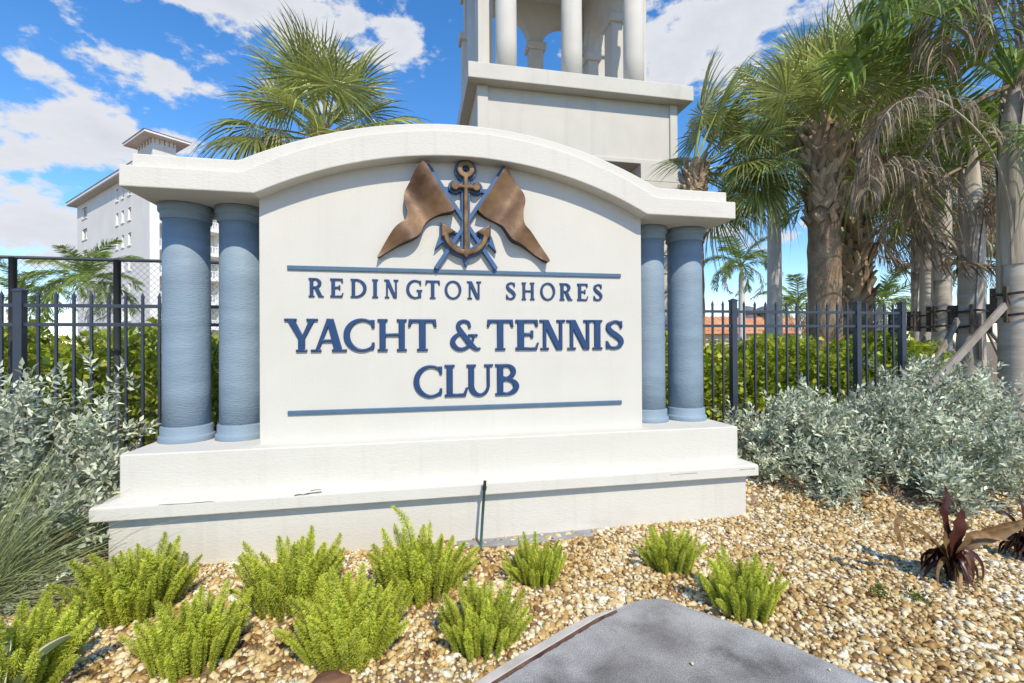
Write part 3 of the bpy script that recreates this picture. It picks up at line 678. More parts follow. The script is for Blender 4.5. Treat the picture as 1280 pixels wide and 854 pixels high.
# ------------------------------------------------------------------ apartment building, far left
def apartment():
    P0 = at(187, 425, 60); P0.z = 0
    an = YAW+R(-55.3); e1 = Vector((math.sin(an), math.cos(an), 0)); e2 = Vector((math.sin(an+PI/2), math.cos(an+PI/2), 0))
    bd = thing('apartment_building', 'white seven storey apartment block with a small roof turret behind the left fence', 'building', P0)
    M_ = Matrix(((e1.x, e2.x, 0), (e1.y, e2.y, 0), (0, 0, 1)))      # local: x along left face, y along balcony face
    def pt(a, b, z): return M_ @ Vector((a, b, z))
    def bb(m, a0, b0, z0, a1, b1, z1):
        c = [pt(a, b, z) for z in (z0, z1) for a, b in ((a0, b0), (a1, b0), (a1, b1), (a0, b1))]
        return m.add(c, [(3, 2, 1, 0), (4, 5, 6, 7), (0, 1, 5, 4), (1, 2, 6, 5), (2, 3, 7, 6), (3, 0, 4, 7)])
    ZT = 24.9; LN = 31.6; WD = 34.0
    def build(m, n, mt, parent=None): return m.build(n, MT[mt], parent or bd)
    # left face is a wall; balcony face is recessed bays between piers
    FL = 3.45; z0s = [ZT-.15-FL*(i+1) for i in range(7)]
    wins = []
    for i, z in enumerate(z0s):
        for a0, w, hgt in ((6.6, 1.15, 1.7), (9.3, 1.0, 1.7), (11.6, 1.0, 1.7), (26.2, 2.6, 1.7)): wins.append((a0, z+1.0, a0+w, z+1.0+hgt))
    m = MB()
    acuts = sorted(set([0, LN]+[v for w in wins for v in (w[0], w[2])])); zcuts = sorted(set([0, ZT]+[v for w in wins for v in (w[1], w[3])]))
    for a0, a1 in zip(acuts[:-1], acuts[1:]):
        for q0, q1 in zip(zcuts[:-1], zcuts[1:]):
            ca, cz = (a0+a1)/2, (q0+q1)/2
            if any(w[0] < ca < w[2] and w[1] < cz < w[3] for w in wins): continue
            m.add([pt(a0, 0, q0), pt(a1, 0, q0), pt(a1, 0, q1), pt(a0, 0, q1)], [(0, 1, 2, 3)])
    m.add([pt(LN, 0, 0), pt(LN, WD, 0), pt(LN, WD, ZT), pt(LN, 0, ZT)], [(0, 1, 2, 3)]); m.add([pt(0, 0, ZT), pt(LN, 0, ZT), pt(LN, WD, ZT), pt(0, WD, ZT)], [(0, 1, 2, 3)])
    m.add([pt(0, WD, 0), pt(LN, WD, 0), pt(LN, WD, ZT), pt(0, WD, ZT)], [(0, 1, 2, 3)])
    build(m, 'wall', 'aptwall')
    for a0, q0, a1, q1 in wins:
        fr = MB()
        for x0, y0, x1, y1 in ((a0, q0, a1, q0+.1), (a0, q1-.1, a1, q1), (a0, q0+.1, a0+.1, q1-.1), (a1-.1, q0+.1, a1, q1-.1)): bb(fr, x0, .15, y0, x1, .3, y1)
        if a1-a0 > 2: bb(fr, (a0+a1)/2-.05, .15, q0+.1, (a0+a1)/2+.05, .3, q1-.1)
        for x0, y0, x1, y1 in ((a0-.02, q0, a0, q1), (a1, q0, a1+.02, q1)): bb(fr, x0, 0.002, y0, x1, .3, y1)
        bb(fr, a0-.15, -.12, q0-.14, a1+.15, .3, q0-.001)
        w = build(fr, 'window', 'apttrim'); g = MB(); bb(g, a0, .26, q0+.05, a1, .29, q1-.05); build(g, 'pane', 'glass', w)
    # balcony face along e2 (local b axis) at a = 0, facing the camera's right
    m = MB(); bb(m, .02, .02, 0, 2.2, 1.1, ZT-.01)
    for b0 in (8.5, 16.5, 24.5, 33.0): bb(m, .02, b0, 0, 2.2, b0+.9, ZT-.01)
    build(m, 'pier', 'apttrim')
    m = MB(); bb(m, 2.2, 1.0, 0, 2.5, WD, ZT-.02); build(m, 'recessed_wall', 'aptwall')
    for i, z in enumerate(z0s):
        m = MB(); bb(m, -.25, 1.1, z-.3, 2.3, WD-.1, z); build(m, 'balcony_slab', 'apttrim')
        for b0, b1 in ((1.1, 8.5), (9.4, 16.5), (17.4, 24.5), (25.4, 33.0)):
            m = MB(); bb(m, -.15, b0, z+1.0, .0, b1, z+1.12); bb(m, -.15, b0, z+.02, -.02, b1, z+.16)
            n = int((b1-b0)/.32)
            for k in range(n): c = b0+(k+.5)*(b1-b0)/n; bb(m, -.12, c-.07, z+.16, -.04, c+.07, z+1.0)
            build(m, 'balustrade', 'apttrim')
            f = MB(); bb(f, 2.12, b0+2.0, z+.02, 2.19, b0+5.2, z+2.3); d = build(f, 'balcony_door', 'apttrim')
            g = MB(); bb(g, 2.08, b0+2.15, z+.1, 2.115, b0+3.5, z+2.2); bb(g, 2.08, b0+3.65, z+.1, 2.115, b0+5.05, z+2.2); build(g, 'pane', 'glass', d)
    # eaves and roof
    m = MB(); bb(m, -.8, -1.1, ZT, LN+1.2, WD+1.1, ZT+.12); build(m, 'eave_soffit', 'soffit')
    m = MB(); bb(m, -.85, -1.15, ZT+.12, LN+1.25, WD+1.15, ZT+.5); build(m, 'eave_fascia', 'apttrim')
    m = MB(); m.add([pt(-.95, -1.25, ZT+.5), pt(LN+1.35, -1.25, ZT+.5), pt(LN+1.35, WD+1.25, ZT+.5), pt(-.95, WD+1.25, ZT+.5), pt(12, 11, ZT+1.6), pt(LN-9, 11, ZT+1.6), pt(LN-9, WD-9, ZT+1.6), pt(12, WD-9, ZT+1.6)],
                    [(3, 2, 1, 0), (0, 1, 5, 4), (1, 2, 6, 5), (2, 3, 7, 6), (3, 0, 4, 7), (4, 5, 6, 7)]); build(m, 'roof', 'rooftile')
    # turret
    ta0, tb0, ta1, tb1, tz0, tz1 = 2.0, 1.0, 7.4, 3.7, ZT, ZT+4.4
    m = MB(); bb(m, ta0, tb0, tz0, ta1, tb1, tz1-.7)
    n = 5
    for k in range(n+1):
        c = tb0+(tb1-tb0)*k/n; bb(m, ta0+.01, max(tb0, c-.22), tz1-.7, ta0+.3, min(tb1, c+.22), tz1); c = ta0+(ta1-ta0)*k/n; bb(m, max(ta0+.3, c-.22), tb0+.01, tz1-.7, min(ta1, c+.22), tb0+.3, tz1)
    bb(m, ta0+.6, tb0+.6, tz1-.7, ta1, tb1, tz1)
    tu = build(m, 'turret', 'aptwall')
    m = MB(); bb(m, ta0-1.3, tb0-1.3, tz1, ta1+1.3, tb1+1.3, tz1+.3); build(m, 'turret_eave', 'apttrim', tu)
    m = MB(); m.add([pt(ta0-1.4, tb0-1.4, tz1+.3), pt(ta1+1.4, tb0-1.4, tz1+.3), pt(ta1+1.4, tb1+1.4, tz1+.3), pt(ta0-1.4, tb1+1.4, tz1+.3), pt((ta0+ta1)/2, (tb0+tb1)/2, tz1+1.7)], [(0, 1, 4), (1, 2, 4), (2, 3, 4), (3, 0, 4), (3, 2, 1, 0)]); build(m, 'turret_roof', 'rooftile', tu)
apartment()

# ------------------------------------------------------------------ tiled house, far right
def tiled_roof(p, q, rise_dir, run, rise, m, pitch=.45):
    """pantile roof plane: ribs run up the slope"""
    p, q = Vector(p), Vector(q); L_ = (q-p).length; d = (q-p)/L_; n = int(L_/pitch)*6; rd = Vector(rise_dir).normalized()
    vs = []; fs = []
    for i in range(n+1):
        s_ = L_*i/n; bump = .09*abs(math.sin(PI*6*i/6/2*1.0))if False else .08*(.5+.5*math.cos(2*PI*i/6))
        a = p+d*s_+Vector((0, 0, bump)); vs += [a, a+rd*run+Vector((0, 0, rise))]
    for i in range(n): fs.append((2*i, 2*i+2, 2*i+3, 2*i+1))
    return m.add(vs, fs)
def house():
    A, B = at(820, 425, 42), at(1012, 425, 42); A.z = B.z = 0
    d = (B-A).normalized(); nb = Vector((-d.y, d.x, 0))
    h_ = thing('tile_roof_house', 'low cream house with an orange tiled roof behind the right fence', 'house', A)
    L_ = (B-A).length; ze = 2.55; zr = 4.05; dp = 8.0
    def loc(a, b, z): return d*a+nb*b+Vector((0, 0, z))
    m = MB()
    wx = [(5.0, 6.0), ((at(940, 425, 42)-A).dot(d), (at(952, 425, 42)-A).dot(d))]; wz = (.55, 1.75)
    cuts = sorted([0, L_]+[v for w in wx for v in w])
    for a0, a1 in zip(cuts[:-1], cuts[1:]):
        hole = any(w[0] <= a0+1e-6 and a1 <= w[1]+1e-6 for w in wx)
        for z0, z1 in ([(0, wz[0]), (wz[1], ze+.1)] if hole else [(0, ze+.1)]): m.add([loc(a0, 0, z0), loc(a1, 0, z0), loc(a1, 0, z1), loc(a0, 0, z1)], [(0, 1, 2, 3)])
    m.add([loc(L_, 0, 0), loc(L_, dp, 0), loc(L_, dp, ze+.1), loc(L_, 0, ze+.1)], [(0, 1, 2, 3)]); m.add([loc(0, 0, 0), loc(0, dp, 0), loc(0, dp, ze+.1), loc(0, 0, ze+.1)], [(0, 1, 2, 3)])
    m.build('wall', MT['cream'], h_)
    for a0, a1 in wx:
        fr = MB()
        for k in range(3): x = a0+(a1-a0)*k/2; fr.beam(loc(x, .08, wz[0]), loc(x, .08, wz[1]), .08, .08)
        for k in range(4): z = wz[0]+(wz[1]-wz[0])*k/3; fr.beam(loc(a0, .08, z), loc(a1, .08, z), .06, .06)
        w = fr.build('window', MT['apttrim'], h_)
        MB().add([loc(a0, .12, wz[0]), loc(a1, .12, wz[0]), loc(a1, .12, wz[1]), loc(a0, .12, wz[1])], [(0, 1, 2, 3)]).build('pane', MT['glass'], w)
    m = MB(); tiled_roof(loc(-.6, -.7, ze), loc(L_+.6, -.7, ze), nb, dp/2+.7, zr-ze, m); tiled_roof(loc(L_+.6, dp+.7, ze), loc(-.6, dp+.7, ze), -nb, dp/2+.7, zr-ze, m)
    m.add([loc(-.6, -.72, ze-.25), loc(L_+.6, -.72, ze-.25), loc(L_+.6, -.72, ze+.02), loc(-.6, -.72, ze+.02)], [(0, 1, 2, 3)])
    rf = m.build('roof', MT['orange'], h_)
    for u in (934, 959):
        c = (at(u, 425, 46)-A); a = c.dot(d)
        m = MB(); n = 16
        pr_ = [(1.0, 3.4), (1.0, 4.3), (1.15, 4.35), (1.1, 4.6), (.8, 4.9), (.4, 5.07), (.05, 5.12)]
        q = loc(a, dp/2+.2, 0); m.lathe(pr_, n, (q.x, q.y)); m.build('cupola', MT['cupola'], rf, False)
house()
def house2():
    A, B = at(1048, 425, 50), at(1125, 425, 50); A.z = B.z = 0; d = (B-A).normalized(); nb = Vector((-d.y, d.x, 0)); L_ = (B-A).length
    h_ = thing('distant_house', 'distant cream house glimpsed between palm trunks and the fence corner', 'house', A)
    def loc(a, b, z): return d*a+nb*b+Vector((0, 0, z))
    MB().add([loc(0, 0, 0), loc(L_, 0, 0), loc(L_, 7, 0), loc(0, 7, 0), loc(0, 0, 3.2), loc(L_, 0, 3.2), loc(L_, 7, 3.2), loc(0, 7, 3.2)], [(0, 1, 5, 4), (1, 2, 6, 5), (2, 3, 7, 6), (3, 0, 4, 7)]).build('wall', MT['cream'], h_)
    MB().add([loc(-.5, -.5, 3.2), loc(L_+.5, -.5, 3.2), loc(L_+.5, 7.5, 3.2), loc(-.5, 7.5, 3.2), loc(1.5, 3.5, 4.3), loc(L_-1.5, 3.5, 4.3)], [(0, 1, 5, 4), (1, 2, 5), (2, 3, 4, 5), (3, 0, 4), (3, 2, 1, 0)]).build('roof', MT['soffit'], h_)
    for k in range(3):
        a = 1.0+k*1.9; f = MB()
        for p, q in ((loc(a, -.02, 1.0), loc(a, -.02, 2.4)), (loc(a+1.0, -.02, 1.0), loc(a+1.0, -.02, 2.4)), (loc(a, -.02, 1.0), loc(a+1.0, -.02, 1.0)), (loc(a, -.02, 2.4), loc(a+1.0, -.02, 2.4))): f.beam(p, q, .1, .08)
        w = f.build('window', MT['apttrim'], h_); MB().add([loc(a, -.01, 1.0), loc(a+1, -.01, 1.0), loc(a+1, -.01, 2.4), loc(a, -.01, 2.4)], [(0, 1, 2, 3)]).build('pane', MT['glass'], w)
house2()

# ------------------------------------------------------------------ fences
pk_mesh = {}
def picket_mesh(hgt):
    k = round(hgt, 3)
    if k not in pk_mesh:
        w = .0095; m = MB().box((-w, -w, 0), (w, w, hgt-.05))
        z = hgt-.05; m.add([(-.013, -.013, z), (.013, -.013, z), (.013, .013, z), (-.013, .013, z), (0, 0, hgt)], [(0, 1, 4), (1, 2, 4), (2, 3, 4), (3, 0, 4), (3, 2, 1, 0)])
        pk_mesh[k] = m.mesh('picket', MT['fence'])
    return pk_mesh[k]
post_m = {}
def post_mesh(w=.032):
    if w not in post_m:
        m = MB().box((-w, -w, -.1), (w, w, 1.585)); a = w+.006; m.box((-a, -a, 1.585), (a, a, 1.600)); m.add([(-a, -a, 1.600), (a, -a, 1.600), (a, a, 1.600), (-a, a, 1.600), (0, 0, 1.622)], [(0, 1, 4), (1, 2, 4), (2, 3, 4), (3, 0, 4)])
        post_m[w] = m.mesh('post', MT['fence'])
    return post_m[w]
def fence(label, posts, group, zbase=.39):
    """posts: list of (x,y); pickets and rails between each pair"""
    P = [Vector((x, y, zbase)) for x, y in posts]; f = thing('metal_fence', label, 'fence', P[0], 0, group)
    for p in P: link('post', post_mesh(), f, p-P[0])
    for a, b in zip(P[:-1], P[1:]):
        d = (b-a); L_ = d.length; d.normalize(); rz = math.atan2(d.y, d.x)
        for z in (1.468, 1.303, .125):
            m = MB(); q0, q1 = a+d*.032-P[0]+Vector((0, 0, z)), b-d*.032-P[0]+Vector((0, 0, z)); m.beam(q0, q1, .026, .030); m.build('rail', MT['fence'], f)
        n = max(1, round(L_/.137))
        for k in range(1, n):
            o = link('picket', picket_mesh(1.545), f, a+d*(L_*k/n)-P[0]+Vector((0, 0, .05))); o.rotation_euler = (0, 0, rz)
    return f
FY = 1.0
fence('dark metal picket fence left of the sign, in front of the chain link', [(-5.43, FY), (-3.715, FY), (-2.0, FY), (-1.2, FY)], 'picket fence runs')
fence('dark metal picket fence right of the sign, below the tiled roof', [(1.46, FY), (3.178, FY), (4.89, FY), (5.563, FY)], 'picket fence runs')
fd = Vector((math.sin(YAW+R(37.3)), math.cos(YAW+R(37.3))))
fc = Vector((5.563, FY))
fence('short dark picket fence running back from the right corner post', [tuple(fc+fd*.02), tuple(fc+fd*1.7), tuple(fc+fd*3.4)], 'picket fence runs')
def chain():
    y = 1.42; x0, x1 = -5.6, -1.0; zt = 2.335
    f = thing('chain_link_fence', 'tall thin chain link fence with round posts behind the left picket fence', 'fence', (0, y, .42))
    for x in (PY(16, 320, y).x, PY(146.5, 323, y).x, -1.9):
        MB().tube([(x, 0, -.1), (x, 0, zt-.42)], .030, 12).build('post', MT['chain'], f, True)
    MB().tube([(x0, 0, zt-.42), (x1, 0, zt-.42)], .016, 8).build('top_rail', MT['chain'], f, True)
    m = MB(); stp = .058; zb = .05; zt_ = zt-.43; hh = zt_-zb
    for sg in (1, -1):
        c = x0-hh
        while c < x1+hh:
            # line x = c + sg*(z-zb)
            a0 = 0.0; a1 = hh; pts = []
            lo, hi = 0.0, hh
            if sg > 0: lo, hi = max(0, x0-c), min(hh, x1-c)
            else: lo, hi = max(0, c-x1), min(hh, c-x0)
            if hi-lo > .05: m.tube([(c+sg*lo, .004*sg, zb+lo), (c+sg*hi, .004*sg, zb+hi)], .0014, 3, False)
            c += stp
    o = m.build('wire_mesh', MT['chain'], f); o['kind'] = 'stuff'
chain()

# ================================================================== VEGETATION
def rot(az, el, roll=0):
    """matrix taking local +X to direction (az, el)"""
    return Matrix.Rotation(az, 4, 'Z') @ Matrix.Rotation(-el, 4, 'Y') @ Matrix.Rotation(roll, 4, 'X')
# ---- fan palms
def fan_mesh(name, m, Lp=1.0, Rb=.95, nseg=46, droop=.3, fold=.35, costa=.35, seed=0, spread=148):
    r_ = random.Random(seed); mb = MB()
    n = 7
    pet = [Vector((Lp*i/(n-1), 0, -.10*Lp*(i/(n-1))**2)) for i in range(n)]
    mb.tube(pet, [.022-.011*i/(n-1) for i in range(n)], 5, True, 1.25)
    Hh = pet[-1]
    for j in range(nseg):
        a = R(-spread+2*spread*j/(nseg-1))+r_.uniform(-.02, .02)
        Rl = Rb*(.62+.38*math.cos(a/2)**1.2)*r_.uniform(.9, 1.06); da = R(2*spread/(nseg-1))
        pts = []; wid = []; sd_ = []
        dv = droop*r_.uniform(.5, 1.7); tw_ = r_.uniform(-.5, .5)
        for k, t in enumerate((.03, .22, .45, .66, .84, 1.0)):
            x, y = math.cos(a)*Rl*t, math.sin(a)*Rl*t
            z = -fold*abs(y)*.8*(1-.3*t)-costa*max(0, x)**2*.5-dv*Rl*max(0, t-.35)**2*1.5
            pull = 1-.25*dv*max(0, t-.35)
            pts.append(Hh+Vector((x*pull, y*pull, z)))
            full = Rl*t*math.tan(da/2)*.92
            wid.append(full if t <= .3 else [0, 0, .0165, .0125, .007, 0][k])
            sd_.append(Vector((-math.sin(a), math.cos(a), tw_*(.3+t)+(.6 if j % 2 else -.6))).normalized())
        mb.ribbon(pts, wid, sd_, r_.uniform(.55, 1.4))
    return mb.mesh(name, m)
fans = [fan_mesh('frond', MT['sabal'], 1.0, .95, 50, d, fo, co, s) for s, (d, fo, co) in enumerate(((.25, .25, .3), (.45, .4, .45), (.8, .55, .6), (.35, .15, .35), (1.1, .8, .7)))]
fans_y = [fan_mesh('frond', MT['sabalyel'], .9, .85, 40, 1.5, 1.1, .8, 11), fan_mesh('frond', MT['sabalyel'], .8, .8, 38, 1.9, 1.4, .9, 12)]
boot_me = []
for s in range(3):
    r_ = random.Random(s); m = MB(); w0, w1, L_ = .062, .026, .135+.03*s
    vs = []
    for t, ou in ((0, .0), (.5, .022), (1, .062)):
        w = w0+(w1-w0)*t
        for a, b in ((-w, 0), (0, .022), (w, 0), (0, -.012)): vs.append((a+r_.uniform(-.004, .004), -(ou+b), L_*t))
    fs = []
    for i in range(2):
        for k in range(4): fs.append((4*i+k, 4*i+(k+1) % 4, 4*i+4+(k+1) % 4, 4*i+4+k))
    fs.append((8, 9, 10, 11)); m.add(vs, fs); boot_me.append(m.mesh('leaf_base', MT['boot'], False))
def sabal(label, foot, top, r0, scale, nf, seed, boots=(0, 0), yellow=0, az_skip=None, group='fan palms', dens=1.0, els=None, headr=1.25, bs=1.0, extra=(), azr=None):
    r_ = random.Random(seed); foot, top = Vector(foot), Vector(top)
    p = thing('fan_palm', label, 'palm tree', foot, 0, group); T = top-foot
    n = 26; pts = []; rr = []
    for i in range(n+1):
        t = i/n; pts.append(T*t+Vector((math.sin(t*9+seed)*.012, math.cos(t*7+seed)*.012, 0))); rr.append(r0*(1.12-.12*t+.045*math.sin(i*2.1+seed)+(headr-1)*smooth01((t-.72)/.2) if boots[0] else (1.1-.15*t+.03*math.sin(i*2.3))))
    tr = MB().tube(pts, rr, 18).build('trunk', MT['sabaltrunk'], p, True)
    if boots[0]:
        # criss-cross leaf bases wrapped round the upper trunk
        L_ = T.length; z = L_*(1-boots[1]); row = 0; dz = .055
        while z < L_-.02:
            t = z/L_; i = min(n, int(t*n)); k = boots[0]
            for j in range(k):
                a = 2*PI*(j+(row % 2)*.5)/k+r_.uniform(-.12, .12)
                o = link('leaf_base', boot_me[r_.randrange(3)], tr, T*t+Vector((math.sin(a)*rr[i]*.94, -math.cos(a)*rr[i]*.94, r_.uniform(-.03, .03)-(r_.uniform(0, .16) if row == 0 else 0))))
                o.rotation_euler = (r_.uniform(-.15, .12), r_.choice((-1, 1))*r_.uniform(.25, .7), a); s_ = bs*scale*r_.uniform(.75, 1.25); o.scale = (s_, s_, s_)
            z += dz*scale*1.25*bs; row += 1
    for i in range(nf):
        g = (i+.5)/nf; el = R(86-128*g**.85)+r_.uniform(-.14, .14) if els is None else R(els[0]+(els[1]-els[0])*g)+r_.uniform(-.1, .1)
        az = i*2.39996+r_.uniform(-.3, .3)+seed
        if azr: az = azr[0]+(azr[1]-azr[0])*((i*.618) % 1)
        me = fans[0 if el > .7 else (r_.choice((0, 1, 3)) if el > .2 else r_.choice((1, 2)) if el > -.25 else r_.choice((2, 4)))]
        if yellow and i >= nf-yellow: me = fans_y[i % 2]
        o = link('frond', me, p); s_ = scale*r_.uniform(.86, 1.1)
        o.matrix_local = Matrix.Translation(T+Vector((0, 0, -.12*g))) @ rot(az, el, r_.uniform(-.5, .5)) @ Matrix.Scale(s_, 4)
    for az, el, k in extra:
        o = link('frond', fans[k], p); o.matrix_local = Matrix.Translation(T+Vector((0, 0, -.15))) @ rot(az, R(el), r_.uniform(-.4, .4)) @ Matrix.Scale(scale*r_.uniform(.95, 1.15), 4)
    return p
# ---- feather palms
def catmull(P, n):
    P = [Vector(p) for p in P]; Q = [2*P[0]-P[1]]+P+[2*P[-1]-P[-2]]; out_ = []
    for i in range(1, len(Q)-2):
        for k in range(n):
            u = k/n; a, b, c, d = Q[i-1:i+3]; out_.append(.5*((2*b)+(c-a)*u+(2*a-5*b+4*c-d)*u*u+(3*b-a-3*c+d)*u**3))
    return out_+[P[-1]]
def feather(mb, pts, Ll, n, grav, wid, r0=.02, seed=0, start=.15, fwd=.5, tone=(.75, 1.25), rib_tone=1.3, plumose=.35, mi=(0, 0)):
    r_ = random.Random(seed); N_ = len(pts)
    mb.cm = mi[1]; mb.tube(pts, [r0*(1-.85*i/(N_-1)) for i in range(N_)], 5, True, rib_tone); mb.cm = mi[0]
    for i in range(n):
        t = start+(1-start)*(i+.5)/n; q = t*(N_-1); k = min(N_-2, int(q)); P = pts[k].lerp(pts[k+1], q-k); T = (pts[k+1]-pts[k]).normalized()
        S_ = T.cross(Vector((0, 0, 1)))
        S_ = S_.normalized() if S_.length > .15 else Vector((1, 0, 0)); Nn = S_.cross(T)
        l0 = Ll*(.35+.65*math.sin(PI*min(1, .12+.88*(t-start)/(1-start)))**.6)
        for sg in (1, -1):
            l = l0*r_.uniform(.8, 1.1); D = (S_*sg+T*(fwd+.5*t)+Nn*r_.uniform(-plumose, plumose*1.3)).normalized(); g = grav*r_.uniform(.7, 1.4)
            p = P.copy(); pp = [p.copy()]; st_ = l/4
            for c in range(4):
                p = p+D*st_; pp.append(p.copy()); D = (D+Vector((0, 0, -g*(.6+.5*c)))).normalized()
            sd_ = D.cross(Vector((r_.uniform(-1, 1), r_.uniform(-1, 1), .6))); sd_ = sd_.normalized() if sd_.length > .01 else S_
            mb.ribbon(pp, [wid*.5, wid, wid*.85, wid*.5, 0], sd_, r_.uniform(*tone))
def feather_mesh(name, m, L_, arch, Ll, n, grav, wid, seed):
    pts = []; p = Vector((0, 0, 0)); a = 0.0; N_ = 16
    for i in range(N_+1):
        pts.append(p.copy()); a = -arch*(i/N_)**1.3; p = p+Vector((math.cos(a), 0, math.sin(a)))*(L_/N_)
    mb = MB(); feather(mb, pts, Ll, n, grav, wid, .024, seed); return mb.mesh(name, m)
feath = [feather_mesh('frond', MT['feather'], 2.2, ar, .58, 72, gr, .016, s) for s, (ar, gr) in enumerate(((1.3, .25), (1.9, .4), (2.4, .5)))]
feath_dead = [feather_mesh('frond', MT['dead'], 2.0, 2.6, .5, 40, .8, .013, 21), feather_mesh('frond', MT['dead'], 1.9, 3.0, .45, 40, 1.0, .012, 22)]
def feather_crown(p, T, scale, nf, seed, dead=0, e0=80, e1=-25):
    r_ = random.Random(seed)
    for i in range(nf):
        g = (i+.5)/nf; el = R(e0+(e1-e0)*g)+r_.uniform(-.12, .12); az = i*2.39996+seed+r_.uniform(-.25, .25)
        me = feath[0 if g < .35 else 1 if g < .75 else 2] if i < nf-dead else feath_dead[i % 2]
        o = link('frond', me, p); s_ = scale*r_.uniform(.85, 1.12)
        o.matrix_local = Matrix.Translation(T) @ rot(az, el, r_.uniform(-.35, .35)) @ Matrix.Scale(s_, 4)
def feather_palm(label, foot, top, r0, r1, scale, nf, seed, trunk='greytrunk', dead=0, group='feather palms', shaft=None, e0=80, e1=-25, rings=True):
    foot, top = Vector(foot), Vector(top); p = thing('feather_palm', label, 'palm tree', foot, 0, group); T = top-foot; n = 40
    pts = []; rr = []
    for i in range(n+1):
        t = i/n; pts.append(T*t+Vector((math.sin(t*3+seed)*.03*T.length*.1*(1-t), 0, 0))); rr.append((r0+(r1-r0)*t)*(1+(.02*math.sin(i*2.6) if rings else 0))*(1-.6*smooth01((t-.86)/.14)))
    MB().tube(pts, rr, 20).build('trunk', MT[trunk], p, True)
    if nf: feather_crown(p, T, scale, nf, seed, dead, e0, e1)
    return p
def place(u, v_top, dep, zf=.42):
    t = at(u, v_top, dep); return (t.x, t.y, zf), (t.x, t.y, t.z)

# left palm behind the sign
ft, tp = place(405, 166, 8.6)
sabal('fan palm with partly yellow drooping fronds rising behind the sign arch', ft, tp, .16, 1.02, 26, 3, (9, .1), 3, els=(87, -8), extra=((.0, -6, 1), (-.4, -18, 2), (.35, 2, 2), (-.9, -12, 1), (3.3, -30, 4), (2.9, -16, 2), (3.7, -8, 1), (.1, 12, 3), (4.4, -28, 2)))
# main right palm and its neighbours
ft, tp = place(1029, 165, 7.4)
sabal('thick fan palm with criss-cross leaf bases, right of the slender white trunk', ft, tp, .217, .90, 19, 8, (12, .30), 0, headr=1.30, els=(88, 4), bs=1.3, extra=((3.0, -14, 1), (2.6, -32, 2), (.2, -20, 2), (2.2, -18, 1)))
ft, tp = place(1067, 140, 8.6)
sabal('fan palm with a shaggy reddish brown trunk just behind the thick one', ft, tp, .198, 1.0, 14, 14, (9, .85), 1, headr=1.05, els=(88, -22), bs=1.4)
ft, tp = place(867, 212, 8.2)
sabal('fan palm whose crown fans out behind the right end of the sign', ft, tp, .15, .98, 20, 5, (10, .3), 0, els=(86, -30), azr=(-1.1, 1.1))
ft, tp = place(1078, 165, 10.0)
sabal('fan palm standing behind the dead arching frond', ft, tp, .15, 1.15, 18, 9, (8, .3), 3, els=(88, -25))
ft, tp = place(1022, 120, 10.5)
sabal('fan palm with an upright crown behind the crown of the thick palm', ft, tp, .16, 1.05, 13, 21, (8, .2), 0, els=(88, -25))
ft, tp = place(1172, 235, 12.0)
sabal('low green fan palm behind the staked trunks', ft, tp, .16, 1.35, 26, 33, (8, .2), 1)
# royal palm: white slender trunk
ft, tp = place(967, 190, 12.5)
feather_palm('royal palm with a slender smooth white trunk beside the thick fan palm', ft, tp, .20, .145, 1.2, 12, 4, 'royaltrunk', rings=False)
# staked palms on the right
STK = []
def staked(label, u0, v0, u1, v1, dep, r0, r1, seed, nf, scale, dead, e0=80, e1=-25):
    a = at(u0, v0, dep); b = at(u1, v1, dep); foot = Vector((a.x, a.y, .2)); top = b
    p = feather_palm(label, foot, top, r0, r1, scale, nf, seed, 'greytrunk', dead, 'staked palms on the right', None, e0, e1)
    # wrapped sheaths above the straps
    T = top-foot
    for k in range(5):
        a0 = k*1.3+seed; t0 = .40+.09*k; t1 = min(1.05, t0+.42); m = MB(); pts = []; N_ = 9
        vs = []
        for i in range(N_):
            t = t0+(t1-t0)*i/(N_-1); w = .9*(1-(i/(N_-1))**2*.85)+.05; c = T*t; rad = (r0+(r1-r0)*t)*1.04+.01+.05*max(0, i/(N_-1)-.7)
            for j in range(5):
                a = a0+(j/4-.5)*2*w; vs.append(c+Vector((math.cos(a)*rad, math.sin(a)*rad, 0)))
        fs = [(5*i+j, 5*i+j+1, 5*i+6+j, 5*i+5+j) for i in range(N_-1) for j in range(4)]
        m.add(vs, fs); m.build('sheath', MT['sheath'], p, True)
    for dz, v in ((0, 368), (1, 394)):
        c = at(u0, v if dep < 7 else (v-427)*.55+427 if dep > 9 else (v-427)*.72+432, dep); rel = c-foot; t = rel.z/T.z; ctr = T*t; rad = (r0+(r1-r0)*t)
        pts = [ctr+Vector((math.cos(2*PI*i/20)*(rad+.056), math.sin(2*PI*i/20)*(rad+.056), .01*math.sin(i*1.1))) for i in range(21)]
        m = MB()
        for i in range(20): m.beam(pts[i], pts[i+1], .012, .034)
        m.build('strap', MT['strap'], p)
        if dz == 0: zt0 = ctr.z
        else:
            for i in range(5):
                a_ = i*2*PI/5+seed; q_ = ctr+Vector((math.cos(a_)*(rad+.03), math.sin(a_)*(rad+.03), 0))
                MB().beam((q_.x, q_.y, ctr.z-.10), (q_.x+.005, q_.y, zt0+.10), .085, .038, (-math.sin(a_), math.cos(a_), 0)).build('batten', MT['batten'], p, bevel=.004)
    return p, foot, T
pA = staked('staked palm at the right edge with a broad ringed trunk and dead fronds', 1272, 480, 1268, 105, 6.2, .200, .150, 2, 9, 1.35, 3)
pB = staked('staked palm with pale peeling sheaths beside the longest wooden prop', 1213, 470, 1214, 205, 7.2, .190, .125, 5, 8, 1.2, 2)
pC = staked('staked palm left of the peeling one with a grey brown trunk', 1176, 470, 1178, 235, 9.0, .175, .12, 7, 8, 1.15, 4)
pD = staked('thin staked palm second from the fence corner', 1159, 460, 1160, 262, 10.6, .16, .11, 9, 8, 1.1, 4)
